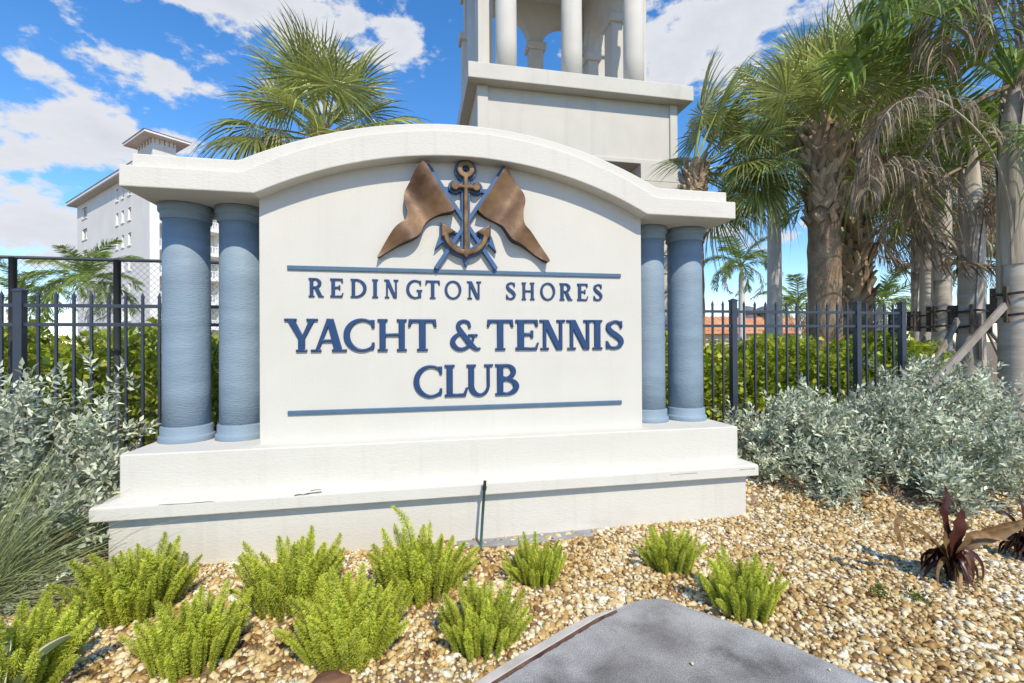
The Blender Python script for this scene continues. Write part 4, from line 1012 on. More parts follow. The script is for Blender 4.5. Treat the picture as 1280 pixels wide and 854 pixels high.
pE = staked('pale staked palm nearest the fence corner', 1146, 460, 1147, 275, 11.6, .15, .10, 11, 8, 1.1, 4)
# wooden props
def prop(label, a, b, w=.085, h=.038):
    m = MB(); c = (Vector(a)+Vector(b))/2; m.beam(Vector(a)-c, Vector(b)-c, w, h, (0.3, -1, .2)); o = m.build('wooden_prop', MT['lumber'], None, bevel=.004, loc=c); tag(o, label, 'timber prop', 'props staking the palms')
prop('longest grey wooden prop leaning across to the right edge palm', at(1256, 382, 6.0), at(1146, 503, 5.3))
prop('wooden prop leaning on the palm with peeling sheaths', at(1197, 400, 7.0), at(1143, 505, 6.0))
prop('wooden prop leaning on the thin palms by the fence corner', at(1162, 413, 9.6), at(1128, 475, 8.6))
prop('pale wooden prop sloping down right of the peeling palm', at(1226, 400, 7.25), at(1256, 437, 7.0))
prop('thin wooden prop behind the pale one', at(1232, 410, 7.6), at(1251, 450, 7.6), .05, .03)
prop('wooden prop sloping down right of the grey brown palm', at(1181, 411, 9.0), at(1202, 447, 8.8))
prop('dark wooden prop under the one beside the grey brown palm', at(1183, 425, 9.2), at(1199, 455, 9.1), .07, .035)
prop('short upright timber block strapped to the peeling palm', at(1226, 392, 7.0), at(1227, 450, 7.0), .075, .04)
# big hanging dead fronds and green fronds that belong to the right edge palms
def hang(parent, P, Ll, n, grav, wid, seed, m, name='frond', r0=.02, start=.2, fwd=.2, tone=(.7, 1.25), plumose=.3):
    mb = MB(); inv = Vector(parent.location); pts = catmull([Vector(p)-inv for p in P], 6)
    feather(mb, pts, Ll, n, grav, wid, r0, seed, start, fwd, tone, 1.0, plumose, (0, 1)); return mb.build(name, [MT[m], MT['rachis'] if m == 'dead' else MT[m]], parent)
d = 6.0
A0 = pA[0]; B0 = pB[0]
hang(A0, [at(1266, 330, 6.1), at(1262, 262, 6.0), at(1246, 205, 5.8), at(1222, 165, 5.6), at(1184, 132, 5.4), at(1150, 121, 5.4), at(1120, 130, 5.35), at(1098, 158, 5.35), at(1088, 200, 5.4), at(1086, 238, 5.45)], .62, 120, 1.3, .0078, 31, 'dead', start=.28)
hang(B0, [at(1207, 345, 7.1), at(1200, 290, 7.0), at(1180, 252, 6.7), at(1150, 222, 6.4), at(1118, 206, 6.2), at(1092, 214, 6.1), at(1078, 250, 6.1)], .75, 110, 1.4, .008, 32, 'dead', start=.25)
hang(B0, [at(1216, 330, 7.1), at(1218, 290, 7.0), at(1232, 258, 6.9), at(1252, 240, 6.9), at(1274, 246, 6.9), at(1292, 285, 6.9)], .7, 90, 1.4, .008, 33, 'dead', start=.3)
hang(A0, [at(1272, 60, 6.1), at(1262, -20, 6.0), at(1230, -60, 5.8), at(1195, -30, 5.6), at(1180, 30, 5.5), at(1176, 80, 5.5)], .8, 105, 1.2, .0085, 34, 'dead', start=.3)
hang(A0, [at(1275, 60, 6.1), at(1280, -10, 6.0), at(1276, -40, 5.6), at(1262, -10, 5.3), at(1256, 50, 5.2)], .75, 105, 1.5, .0085, 35, 'dead', start=.25)
hang(A0, [at(1268, 110, 6.1), at(1242, 70, 5.9), at(1205, 42, 5.7), at(1172, 22, 5.6), at(1138, 12, 5.5), at(1108, 14, 5.5), at(1088, 30, 5.5)], .66, 66, .7, .017, 36, 'feather', start=.2)
hang(A0, [at(1266, 100, 6.2), at(1225, 30, 6.4), at(1170, -15, 6.6), at(1120, -22, 6.7), at(1080, 0, 6.8)], .7, 66, .7, .018, 37, 'feather', start=.2)
hang(A0, [at(1270, 90, 6.2), at(1250, 10, 6.5), at(1205, -30, 6.8), at(1150, -40, 7.0), at(1110, -10, 7.2)], .8, 60, .8, .018, 38, 'feather', start=.2)
hang(B0, [at(1213, 215, 7.2), at(1204, 150, 7.3), at(1186, 115, 7.4), at(1155, 108, 7.5), at(1128, 130, 7.6)], .65, 60, .6, .015, 39, 'feather', start=.2)
hang(B0, [at(1214, 210, 7.2), at(1222, 150, 7.4), at(1242, 115, 7.5), at(1268, 112, 7.6), at(1290, 140, 7.6)], .7, 90, .8, .009, 40, 'dead', start=.2)
hang(pC[0], [at(1178, 250, 9.0), at(1165, 205, 8.9), at(1140, 185, 8.8), at(1112, 200, 8.7), at(1098, 245, 8.7)], .9, 95, 1.2, .009, 41, 'dead', start=.2)
hang(pC[0], [at(1178, 250, 9.0), at(1190, 200, 8.9), at(1208, 190, 8.8), at(1228, 215, 8.7)], .8, 85, 1.2, .009, 42, 'dead', start=.2)
# far palms
for lab, u, v, dep, r, sc, nf, sd_, dd in (
        ('distant feather palm right of the sign, above the tiled roof', 927, 332, 22, .16, .95, 15, 3, 3), ('distant bushy feather palm between the white trunk and the thick palm', 998, 385, 24, .16, 1.05, 16, 8, 4),
        ('distant golden hearted palm seen just left of the fence corner', 1101, 378, 20, .2, 1.05, 16, 12, 1), ('distant feather palm in front of the apartment block', 108, 352, 20, .14, 1.05, 18, 6, 2),
        ('distant spiky palm at the left edge behind the chain link', 30, 372, 23, .15, .95, 16, 17, 3), ('distant dry feather palm at the right edge behind the staked trunks', 1258, 330, 22, .16, 1.0, 14, 19, 6)):
    ft, tp = place(u, v, dep, .3); feather_palm(lab, ft, tp, r*1.1, r*.8, sc*1.05, nf, sd_, 'royaltrunk', dd, 'far feather palms')
# ---- leafy shrubs: numpy leaf clouds
def leaf_cloud(P, D, Ln, Wd, seed, cup=.25, tone=(.7, 1.25), rough=.5):
    """one folded 4-vertex-per-half leaf at every point P along direction D"""
    g = np.random.default_rng(seed); n = len(P)
    D = D/np.linalg.norm(D, axis=1)[:, None]; rv = g.normal(size=(n, 3)); S_ = np.cross(D, rv+np.array([0, 0, 1.2])*np.sign(g.random((n, 1))-.2)); S_ /= np.linalg.norm(S_, axis=1)[:, None]+1e-9; Nn = np.cross(S_, D)
    Ln = (Ln*g.uniform(.65, 1.2, n))[:, None]; Wd = Ln*Wd*g.uniform(.8, 1.2, (n, 1))
    v0 = P; v1 = P+D*Ln*.45-S_*Wd*.5+Nn*Wd*cup; v2 = P+D*Ln*.5-Nn*Wd*cup*.2; v3 = P+D*Ln*.45+S_*Wd*.5+Nn*Wd*cup; v4 = P+D*Ln-Nn*Ln*.12
    V = np.stack([v0, v1, v2, v3, v4], 1).reshape(-1, 3); b = np.arange(n)[:, None]*5
    Fq = np.concatenate([b+np.array([[0, 2, 1]]), b+np.array([[1, 2, 4]]), b+np.array([[0, 3, 2]]), b+np.array([[2, 3, 4]])]); t = np.repeat(g.uniform(*tone, n), 5)
    return V, Fq, t
def shrub_points(n_sh, rx, ry, rz, per, seed, spike=.25, shell=.55):
    """leafy shoots on a lumpy dome; returns leaf bases and directions and shoot list"""
    g = np.random.default_rng(seed); P = []; D = []; sh = []; TN = []
    ph = g.uniform(0, 6.28, 6)
    K = max(8, n_sh//13); cen = []
    for k in range(K):
        th = g.uniform(0, 2*PI); cz = g.uniform(.0, 1); ce = math.sqrt(1-cz*cz); cen.append((np.array([ce*math.cos(th), ce*math.sin(th), cz]), g.uniform(.80, 1.14), g.uniform(.72, 1.12)))
    for i in range(n_sh):
        c_, cr_, ct_ = cen[g.integers(K)]; dr_ = c_+g.normal(0, .13, 3); dr_ /= np.linalg.norm(dr_); dr_[2] = abs(dr_[2]); th = math.atan2(dr_[1], dr_[0]); cz = dr_[2]; TN.append(ct_)
        lump = 1+.16*math.sin(3*th+ph[0])+.14*math.sin(6*th+ph[1]+3*cz)+.12*math.sin(11*cz+ph[2]+3*th)
        rad = g.uniform(shell, 1.0)**.6*lump*cr_; base = dr_*np.array([rx, ry, rz])*rad
        dd = dr_*.7+np.array([0, 0, .65])+g.normal(size=3)*.45; dd /= np.linalg.norm(dd); L_ = spike*g.uniform(.5, 1.7)
        sh.append((base, dd, L_))
        for k in range(per):
            t = k/per; an = k*2.4+g.uniform(-.4, .4); a = np.cross(dd, [.3, .2, 1.0]); a /= np.linalg.norm(a)+1e-9; b = np.cross(dd, a)
            P.append(base+dd*L_*t); D.append(dd*(.25+.75*t)+(a*math.cos(an)+b*math.sin(an))*(1.05-.55*t))
    return np.array(P), np.array(D), sh, np.repeat(np.array(TN), per)
def shrub(name, label, cat, loc, rx, ry, rz, n_sh, per, ln, wd, m, seed, group, spike=.16, tone=(.45, 1.35), shell=.45, stems=30):
    p = thing(name, label, cat, loc, 0, group)
    P, D, sh, tn = shrub_points(n_sh, rx, ry, rz, per, seed, spike, shell); keep = P[:, 2] > -.02; P, D, tn = P[keep], D[keep], tn[keep]
    V, Fq, t = leaf_cloud(P, D, ln, wd, seed+1, tone=tone); t = t*np.repeat(tn, 5)
    o = link('foliage', np_mesh('foliage', V, Fq, t, MT[m]), p); o['kind'] = 'stuff'
    mb = MB(); r_ = random.Random(seed)
    for i in range(stems):
        a, d_, l = sh[r_.randrange(len(sh))]; mb.tube([(r_.uniform(-.08, .08), r_.uniform(-.06, .06), -.05), Vector(a)*.5+Vector((0, 0, .05)), Vector(a)], [.012, .009, .005], 5)
    mb.build('stems', MT['stem'], p, True); return p
SG = 'silver leaved shrubs'
def gz(u, v, z): q = PZ(u, v, z); return (q.x, q.y, H(q.x, q.y)-.03)
# left silver bushes
shrub('silver_shrub', 'tall silver leaved shrub at the left edge in front of the fence', 'shrub', (-3.10, .28, .14), .66, .42, 1.02, 560, 13, .070, .40, 'silver', 101, SG)
shrub('silver_shrub', 'silver leaved shrub between the grass clump and the left end of the sign', 'shrub', (-2.86, -.08, .05), .34, .32, .66, 260, 13, .066, .40, 'silver', 102, SG)
shrub('silver_shrub', 'small low silver plant creeping at the foot of the grass clump', 'shrub', (-2.42, -.52, -.02), .30, .16, .13, 60, 10, .045, .38, 'silver', 103, SG, .07)
# right silver mass
for i, (lab, x, y, rx, ry, rz, n) in enumerate((
        ('silver shrub directly right of the sign base, before the first fence post', 3.16, .42, .46, .42, .50, 360), ('silver shrub in front of the middle right fence panel', 3.62, .35, .52, .45, .62, 460),
        ('silver shrub behind the gravel below the right corner post', 4.30, .25, .58, .50, .60, 470), ('silver shrub right of the fence corner, under the long prop', 5.05, .55, .62, .5, .58, 470),
        ('low silver shrub at the front of the bed above the purple plant', 3.80, -.28, .62, .36, .36, 420), ('silver shrub spreading to the right edge of the picture', 4.62, -.22, .60, .5, .58, 470),
        ('silver shrub behind the longest prop at the foot of the staked palms', 5.9, 1.1, .7, .6, .68, 440), ('silver shrub far right under the ringed palm trunk', 5.45, .10, .65, .5, .72, 440),
        ('silver shrub farther back between the staked trunks', 7.0, 2.6, .8, .7, .8, 380))):
    shrub('silver_shrub', lab, 'shrub', (x, y, H(x, y)-.05), rx, ry, rz*1.08, int(n*.95), 13, .066, .40, 'silver', 110+i, SG, .19)
# sea grape hedges behind the fence
def hedge(label, x0, x1, y, zt, n, seed, dy=.5):
    g = np.random.default_rng(seed); p = thing('hedge', label, 'hedge', ((x0+x1)/2, y, .42), 0, 'clipped sea grape hedges')
    X = g.uniform(x0, x1, n)-(x0+x1)/2; top = zt-.42+.11*np.sin(X*4+seed)+.08*np.sin(X*9.3)+.05*np.sin(X*23); Yv = -np.abs(g.normal(0, .22, n))*1.0+dy*.3*g.random(n); Z = top*g.random(n)**.75
    P = np.stack([X, Yv, Z], 1); D = np.stack([g.normal(0, .6, n), -np.abs(g.normal(.5, .5, n)), g.normal(.45, .5, n)], 1)
    V, Fq, t = leaf_cloud(P, D, .088, .86, seed, .15, (.55, 1.35))
    o = link('foliage', np_mesh('foliage', V, Fq, t, MT['hedge']), p); o['kind'] = 'stuff'
    mb = MB(); r_ = random.Random(seed)
    for i in range(int((x1-x0)*9)):
        x = r_.uniform(x0, x1)-(x0+x1)/2; q = [(x, -.05, -.1), (x+r_.uniform(-.15, .15), r_.uniform(-.2, .1), .5*(zt-.42)), (x+r_.uniform(-.3, .3), r_.uniform(-.25, .1), (zt-.45))]; mb.tube(q, [.014, .010, .005], 5)
    mb.build('stems', MT['stem'], p, True)
hedge('bright green hedge of round leaves behind the left picket fence', -6.2, -1.3, 1.95, 1.62, 9500, 5)
hedge('bright green hedge of round leaves behind the right picket fence', 1.2, 7.0, 2.0, 1.47, 12000, 6)
# second row behind so that no ground shows through
hedge('deeper green hedge row at the back on the right, under the tiled roof', 1.5, 9.5, 3.4, 1.42, 9000, 8)
hedge('deeper hedge row at the back on the left, below the apartment block', -9, -1.5, 3.4, 1.66, 8000, 9)

# ---- foxtail ferns
def plume_mesh(seed, L_=.34, rad=.028, bend=.15, hook=False):
    r_ = random.Random(seed); mb = MB(); N_ = 9; pts = []; p = Vector((0, 0, 0)); a = r_.uniform(.0, .1)
    for i in range(N_):
        pts.append(p.copy()); a += bend*(i/N_)**4*4.2/N_ if hook else bend/N_; p = p+Vector((math.sin(a), 0, math.cos(a)))*(L_/(N_-1))
    mb.tube(pts, [.004]*N_, 4, False, .6)
    n = 150
    for i in range(n):
        t = .06+.94*(i+.5)/n; q = t*(N_-1); k = min(N_-2, int(q)); P = pts[k].lerp(pts[k+1], q-k); T = (pts[k+1]-pts[k]).normalized()
        A = T.cross(Vector((0, 1, 0))).normalized(); B = T.cross(A); an = i*2.39996; o_ = A*math.cos(an)+B*math.sin(an)
        rr = rad*(.55+.6*t)*min(1, (1.02-t)*3.2)**.75 if t < 1 else .004; rr = max(rr, .006)
        tone = r_.uniform(.72, 1.22)*(.9+.25*t)
        c = P+o_*rr*.62
        for j in range(10):
            dv = (o_+T*r_.uniform(.1, 1.1)+Vector((r_.gauss(0, .55), r_.gauss(0, .55), r_.gauss(0, .4)))).normalized(); l = (rr*.45+.006)*r_.uniform(.65, 1.5)
            s_ = dv.cross(Vector((r_.gauss(0, 1), r_.gauss(0, 1), r_.gauss(0, 1)))).normalized()*.0013
            b = P+o_*rr*r_.uniform(.25, .6); tip = c+dv*l
            mb.add([b-s_, b+s_, tip+s_*.7, tip-s_*.7], [(0, 1, 2, 3)], tone)
    return mb.mesh('plume', MT['fern'])
plumes = [plume_mesh(s, L_, .0275, bd) for s, (L_, bd) in enumerate(((.30, .1), (.36, .25), (.40, .4), (.33, .6), (.28, .3), (.38, .15)))]
curl = plume_mesh(40, .56, .030, 2.6, True)
FS = .86
FERNS = [
    ('foxtail fern cut off by the left edge of the picture, beside the striped agave leaf', 8, 862, 46, 1.25, 41, None), ('foxtail fern in front of the left end of the sign base', 172, 760, 60, 1.2, 42, None),
    ('foxtail fern in the front row, second from the left edge', 240, 826, 44, 1.0, 43, None), ('foxtail fern against the base below the letters of the left half', 370, 752, 56, 1.22, 44, None),
    ('largest foxtail fern, a broad mound above the brown rock', 437, 812, 78, 1.08, 45, None), ('tall foxtail fern with one plume curling over at its top, left of the green stake', 525, 738, 50, 1.20, 46, 'curl'),
    ('foxtail fern beside the pale kerb strip', 602, 802, 52, .90, 47, None), ('compact foxtail fern right of the green stake', 671, 722, 46, .84, 48, None),
    ('small foxtail fern against the right part of the sign base', 838, 708, 36, .88, 49, None), ('foxtail fern at the right side of the concrete walk', 928, 760, 46, .92, 50, None)]
FERN_XY = []
for lab, u, v, n, sc, sd_, sp_ in FERNS:
    q = PZ(u, v, .01); FERN_XY.append((q.x, q.y, .17*sc)); f = thing('foxtail_fern', lab, 'fern', (q.x, q.y, H(q.x, q.y)), 0, 'foxtail ferns in the gravel'); r_ = random.Random(sd_); sc *= FS
    for i in range(n):
        g = (i+.5)/n; az = i*2.39996+sd_; til = R(1+23*g**1.2)+r_.uniform(-.11, .11)
        til *= .4 if math.sin(az) < -.45 else 1; me = plumes[r_.randrange(6)]; s_ = sc*r_.uniform(.70, 1.06)*(1.06-.22*g)
        if sp_ == 'curl' and i == 0: me = curl; s_ = sc*.98; til = .03; az = 2.9
        br = .015+.17*g**.6
        o = link('plume', me, f, (math.cos(az)*br*sc, math.sin(az)*br*sc, -.01)); o.rotation_euler = (0, til, az); o.scale = (s_*r_.uniform(.85, 1.15),)*2+(s_,)
# ---- ornamental grass at the left edge
def grass():
    b = PZ(-45, 765, .02); p = thing('grass_clump', 'clump of long thin grass blades arching in from the left edge', 'grass', (b.x, b.y, H(b.x, b.y)))
    r_ = random.Random(5); mb = MB()
    for i in range(620):
        az = r_.uniform(-1.0, 1.5) if r_.random() < .8 else r_.uniform(0, 6.28); el = R(r_.uniform(14, 78)); l = r_.uniform(.5, 1.08); D = Vector((math.cos(az)*math.cos(el), math.sin(az)*math.cos(el), math.sin(el)))
        P = Vector((r_.gauss(0, .06), r_.gauss(0, .06), 0)); pts = [P.copy()]; g = r_.uniform(.05, .18)
        for k in range(6): P = P+D*(l/6); pts.append(P.copy()); D = (D+Vector((0, 0, -g))).normalized()
        sd_ = D.cross(Vector((r_.gauss(0, 1), r_.gauss(0, 1), 1))).normalized(); w = r_.uniform(.0013, .0026)
        mb.ribbon(pts, [w, w, w, w*.9, w*.7, w*.5, 0], sd_, r_.uniform(.6, 1.35))
    o = mb.build('blades', MT['grass'], p); o['kind'] = 'stuff'
grass()
# ---- agave with a cream edged leaf reaching into the corner
def agave():
    a = PZ(104, 786, .24); b = PZ(12, 880, .05); base = PZ(-10, 905, .0)
    p = thing('agave', 'agave leaf with cream edges in the bottom left corner', 'agave', (base.x, base.y, 0))
    def leaf(tip, w):
        base_ = Vector((0, 0, .02)); mid = base_.lerp(tip, .5)+Vector((0, 0, .06)); pts = catmull([base_, mid, tip], 7); m = MB(); n = len(pts); vs = []
        d_ = (tip-base_).normalized(); sd_ = d_.cross(Vector((0, 0, 1))).normalized(); nn = sd_.cross(d_)
        for i, q in enumerate(pts):
            t = i/(n-1); ww = w*(.75+.9*t-1.65*t**2.2) if t < 1 else .001; ww = max(ww, .001)
            for c, dz in ((-1, .35), (-.72, .16), (0, 0), (.72, .16), (1, .35)): vs.append(q+sd_*(ww*c)+nn*(ww*dz))
            vs.append(q-nn*(ww*.35+.002))
        for i in range(n-1):
            a_ = 6*i
            for k, mi in ((0, 1), (1, 0), (2, 0), (3, 1)): m.f.append((a_+k, a_+k+1, a_+7+k, a_+6+k)); m.mi.append(mi)
            m.f += [(a_+4, a_+5, a_+11, a_+10), (a_+5, a_, a_+6, a_+11)]; m.mi += [0, 0]
        m.v = [tuple(v) for v in vs]; m.t = [1.0]*len(vs)
        m.build('leaf', [MT['agave'], MT['agaveedge']], p, True)
    rel = a-base; leaf(rel, .052)
    for az, el, l in ((2.2, .9, .35), (3.0, .5, .38), (-.6, .6, .34), (-1.6, .7, .36), (1.7, 1.2, .3)):
        leaf(Vector((math.cos(az)*math.cos(el), math.sin(az)*math.cos(el), math.sin(el)))*l, .035)
agave()
# ---- purple plants
def purple(label, base, seed, spec, sc=1.0):
    p = thing('purple_plant', label, 'plant', base, 0, 'purple leaved plants'); r_ = random.Random(seed)
    def blade(name, pts, w, m, tone=1.0, curl_=.3):
        pts = catmull(pts, 5); n = len(pts); vs = []; mb = MB()
        for i, q in enumerate(pts):
            t = i/(n-1); ww = w*max(.03, math.sin(PI*(.12+.88*t))**.7 if t < .98 else .03)*(1+.12*math.sin(i*2.3+seed)); d_ = (pts[min(i+1, n-1)]-pts[max(i-1, 0)]).normalized()
            sd_ = d_.cross(Vector((.15, -1, .35))); sd_ = sd_.normalized() if sd_.length > .05 else Vector((1, 0, 0)); nn = sd_.cross(d_)
            for c, dz in ((-1, curl_+.15*math.sin(i*1.7)), (-.5, curl_*.25), (0, 0), (.5, curl_*.25), (1, curl_+.15*math.cos(i*1.3))): vs.append(q+sd_*(ww*c)+nn*(ww*dz))
        fs = [(5*i+k, 5*i+k+1, 5*i+6+k, 5*i+5+k) for i in range(n-1) for k in range(4)]
        mb.add(vs, fs, tone); return mb.build(name, MT[m], p, True)
    for pts, w, m in spec: blade('leaf', [Vector(q)*sc for q in pts], w*sc, m, r_.uniform(.85, 1.2))
    for i in range(26):      # curled dry leaves round the foot
        az = r_.uniform(0, 6.28); l = r_.uniform(.10, .20)*sc; h_ = r_.uniform(.10, .2)*sc; o_ = Vector((math.cos(az), math.sin(az), 0))
        blade('dry_leaf', [o_*.015, o_*l*.35+Vector((0, 0, h_)), o_*l*.75+Vector((0, 0, h_*.75)), o_*l*.95+Vector((r_.uniform(-.04, .04), r_.uniform(-.04, .04), .01))], .018*sc, r_.choice(('cordy', 'cordy', 'cordydry')), r_.uniform(.6, 1.2), .6)
    MB().tube([(0, 0, -.05), (0, 0, .10*sc), (.005, 0, .2*sc)], [.03*sc, .026*sc, .016*sc], 8).build('stem', MT['cordy'], p, True)
pb = PZ(1190, 727, 0.0)
def rr_(u, v, dd=0): q = at(u, v, (pb-CAM).dot(FWD)+dd)-pb; return (q.x, q.y, q.z)
purple('dark purple plant with dry bent leaves standing in the gravel', (pb.x, pb.y, H(pb.x, pb.y)), 3, [
    ([rr_(1189, 715), rr_(1184, 670), rr_(1178, 640), rr_(1183, 622, .02), rr_(1180, 606, .03)], .036, 'cordy'), ([rr_(1190, 712), rr_(1190, 680, -.03), rr_(1197, 655, -.03), rr_(1203, 636, -.02)], .062, 'cordy'),
    ([rr_(1188, 700), rr_(1181, 680, -.08), rr_(1180, 662, -.1)], .035, 'cordydry'), ([rr_(1185, 698), rr_(1168, 678, -.03), rr_(1145, 660, -.05), rr_(1126, 646, -.05)], .017, 'cordydry'),
    ([rr_(1128, 648, -.05), rr_(1119, 655, -.06), rr_(1123, 673, -.07), rr_(1131, 690, -.07)], .026, 'cordydry'), ([rr_(1192, 695), rr_(1215, 678, -.02), rr_(1250, 668, .0), rr_(1284, 655, .05)], .034, 'cordydry'),
    ([rr_(1192, 690), rr_(1220, 672, .05), rr_(1252, 660, .1), rr_(1300, 646, .15)], .030, 'cordydry'), ([rr_(1190, 700), rr_(1206, 676, -.05), rr_(1222, 668, -.06), rr_(1262, 676, -.03)], .026, 'cordydry'),
    ([rr_(1190, 705), rr_(1200, 690, -.1), rr_(1212, 694, -.14), rr_(1218, 720, -.16)], .028, 'cordy')])
pb = PZ(1285, 690, 0.06)
purple('dark purple plant cut off by the right edge', (pb.x, pb.y, H(pb.x, pb.y)), 8, [
    ([rr_(1284, 680), rr_(1272, 650), rr_(1262, 632), rr_(1246, 618, .02)], .022, 'cordy'), ([rr_(1284, 680), rr_(1278, 645, -.03), rr_(1277, 620, -.03), rr_(1270, 596, -.02)], .024, 'cordy'),
    ([rr_(1286, 680), rr_(1292, 640, -.03), rr_(1296, 610)], .03, 'cordy')], .9)
# ---- small weeds
for lab, u, v in (('tiny green weed in the gravel left of the purple plant', 1100, 742), ('small sprawling green weed in front of the purple plant', 1146, 748)):
    q = PZ(u, v, .02); p = thing('weed', lab, 'weed', (q.x, q.y, H(q.x, q.y)), 0, 'weeds in the gravel'); g = np.random.default_rng(int(u)); n = 60
    P = np.stack([g.normal(0, .035, n), g.normal(0, .03, n), g.uniform(.01, .045, n)], 1); D = np.stack([g.normal(0, 1, n), g.normal(0, 1, n), g.uniform(.3, 1.5, n)], 1)
    V, Fq, t = leaf_cloud(P, D, .028, .4, 4); o = link('leaves', np_mesh('leaves', V, Fq, t, MT['weed']), p); o['kind'] = 'stuff'

# ================================================================== SMALL OBJECTS
# pale kerb strip with a rusty inner face along the left edge of the walk
def kerb():
    inn = [PZ(u, v, .05) for u, v in ((770, 760), (745, 771), (715, 789), (680, 810), (640, 834), (600, 859), (560, 884), (500, 922))]
    k = thing('kerb_strip', 'pale concrete kerb strip with a rusty steel edge beside the walk', 'kerb', (inn[2].x, inn[2].y, 0)); o0 = Vector((inn[2].x, inn[2].y, 0)); m = MB(); m2 = MB(); r_ = random.Random(2)
    vs = []; v2 = []
    for i, q in enumerate(inn):
        d_ = (inn[min(i+1, len(inn)-1)]-inn[max(i-1, 0)]); d_.z = 0; d_.normalize(); s_ = Vector((d_.y, -d_.x, 0)); w = .052*min(1, .25+i*.45)+r_.uniform(-.003, .003)
        if s_.x > 0: s_ = -s_
        a = q-o0
        for off, z in ((.0, -.05), (.0, .043+r_.uniform(-.003, .003)), (w, .041+r_.uniform(-.003, .003)), (w+.006, -.05)): vs.append(Vector((a.x, a.y, 0))+s_*off+Vector((0, 0, z)))
        for off, z in ((-.013, -.05), (-.011, .040+r_.uniform(-.007, .003)), (-.002, .042), (-.002, -.05)): v2.append(Vector((a.x, a.y, 0))+s_*off+Vector((0, 0, z)))
    n = len(inn); fs = [(4*i+j, 4*i+j+1, 4*i+5+j, 4*i+4+j) for i in range(n-1) for j in range(3)]+[(0, 1, 2, 3), (4*n-1, 4*n-2, 4*n-3, 4*n-4)]
    m.add(vs, fs).build('strip', MT['kerb'], k, bevel=.004); m2.add(v2, fs).build('steel_edge', MT['rust'], k)
kerb()
# garden stake
def stake():
    a = Vector((.060, -.335, -.03)); b = Vector((.097, -.325, .445)); s = thing('garden_stake', 'thin green stake with a black cap in front of the sign base', 'stake', a)
    MB().tube([Vector((0, 0, -.05)), (b-a)*.5, b-a], .0105, 12).build('shaft', MT['stake'], s, True)
    d_ = (b-a).normalized(); q = b-a
    m = MB(); m.tube([q-d_*.025, q-d_*.02, q+d_*.005, q+d_*.008], [.013, .016, .016, .011], 12); m.tube([q+d_*.006, q+d_*.045], .0115, 12); m.build('cap', MT['stakecap'], s, False)
stake()
# brown half buried rock
def rock():
    q = PZ(415, 850, .02); bm = bmesh.new(); bmesh.ops.create_icosphere(bm, subdivisions=3, radius=1); r_ = random.Random(4)
    from mathutils import noise
    for v in bm.verts:
        n_ = noise.noise(v.co*1.3+Vector((3, 1, 2)))*.35+noise.noise(v.co*4)*.08; v.co = v.co*(1+n_); v.co = Vector((v.co.x*.075, v.co.y*.05, v.co.z*.035))
    me = bpy.data.meshes.new('rock'); bm.to_mesh(me); bm.free(); me.materials.append(MT['rock']); me.polygons.foreach_set('use_smooth', [True]*len(me.polygons))
    tag(link('rock', me, None, (q.x, q.y, .012)), 'reddish brown rock half buried below the largest fern', 'rock')
rock()

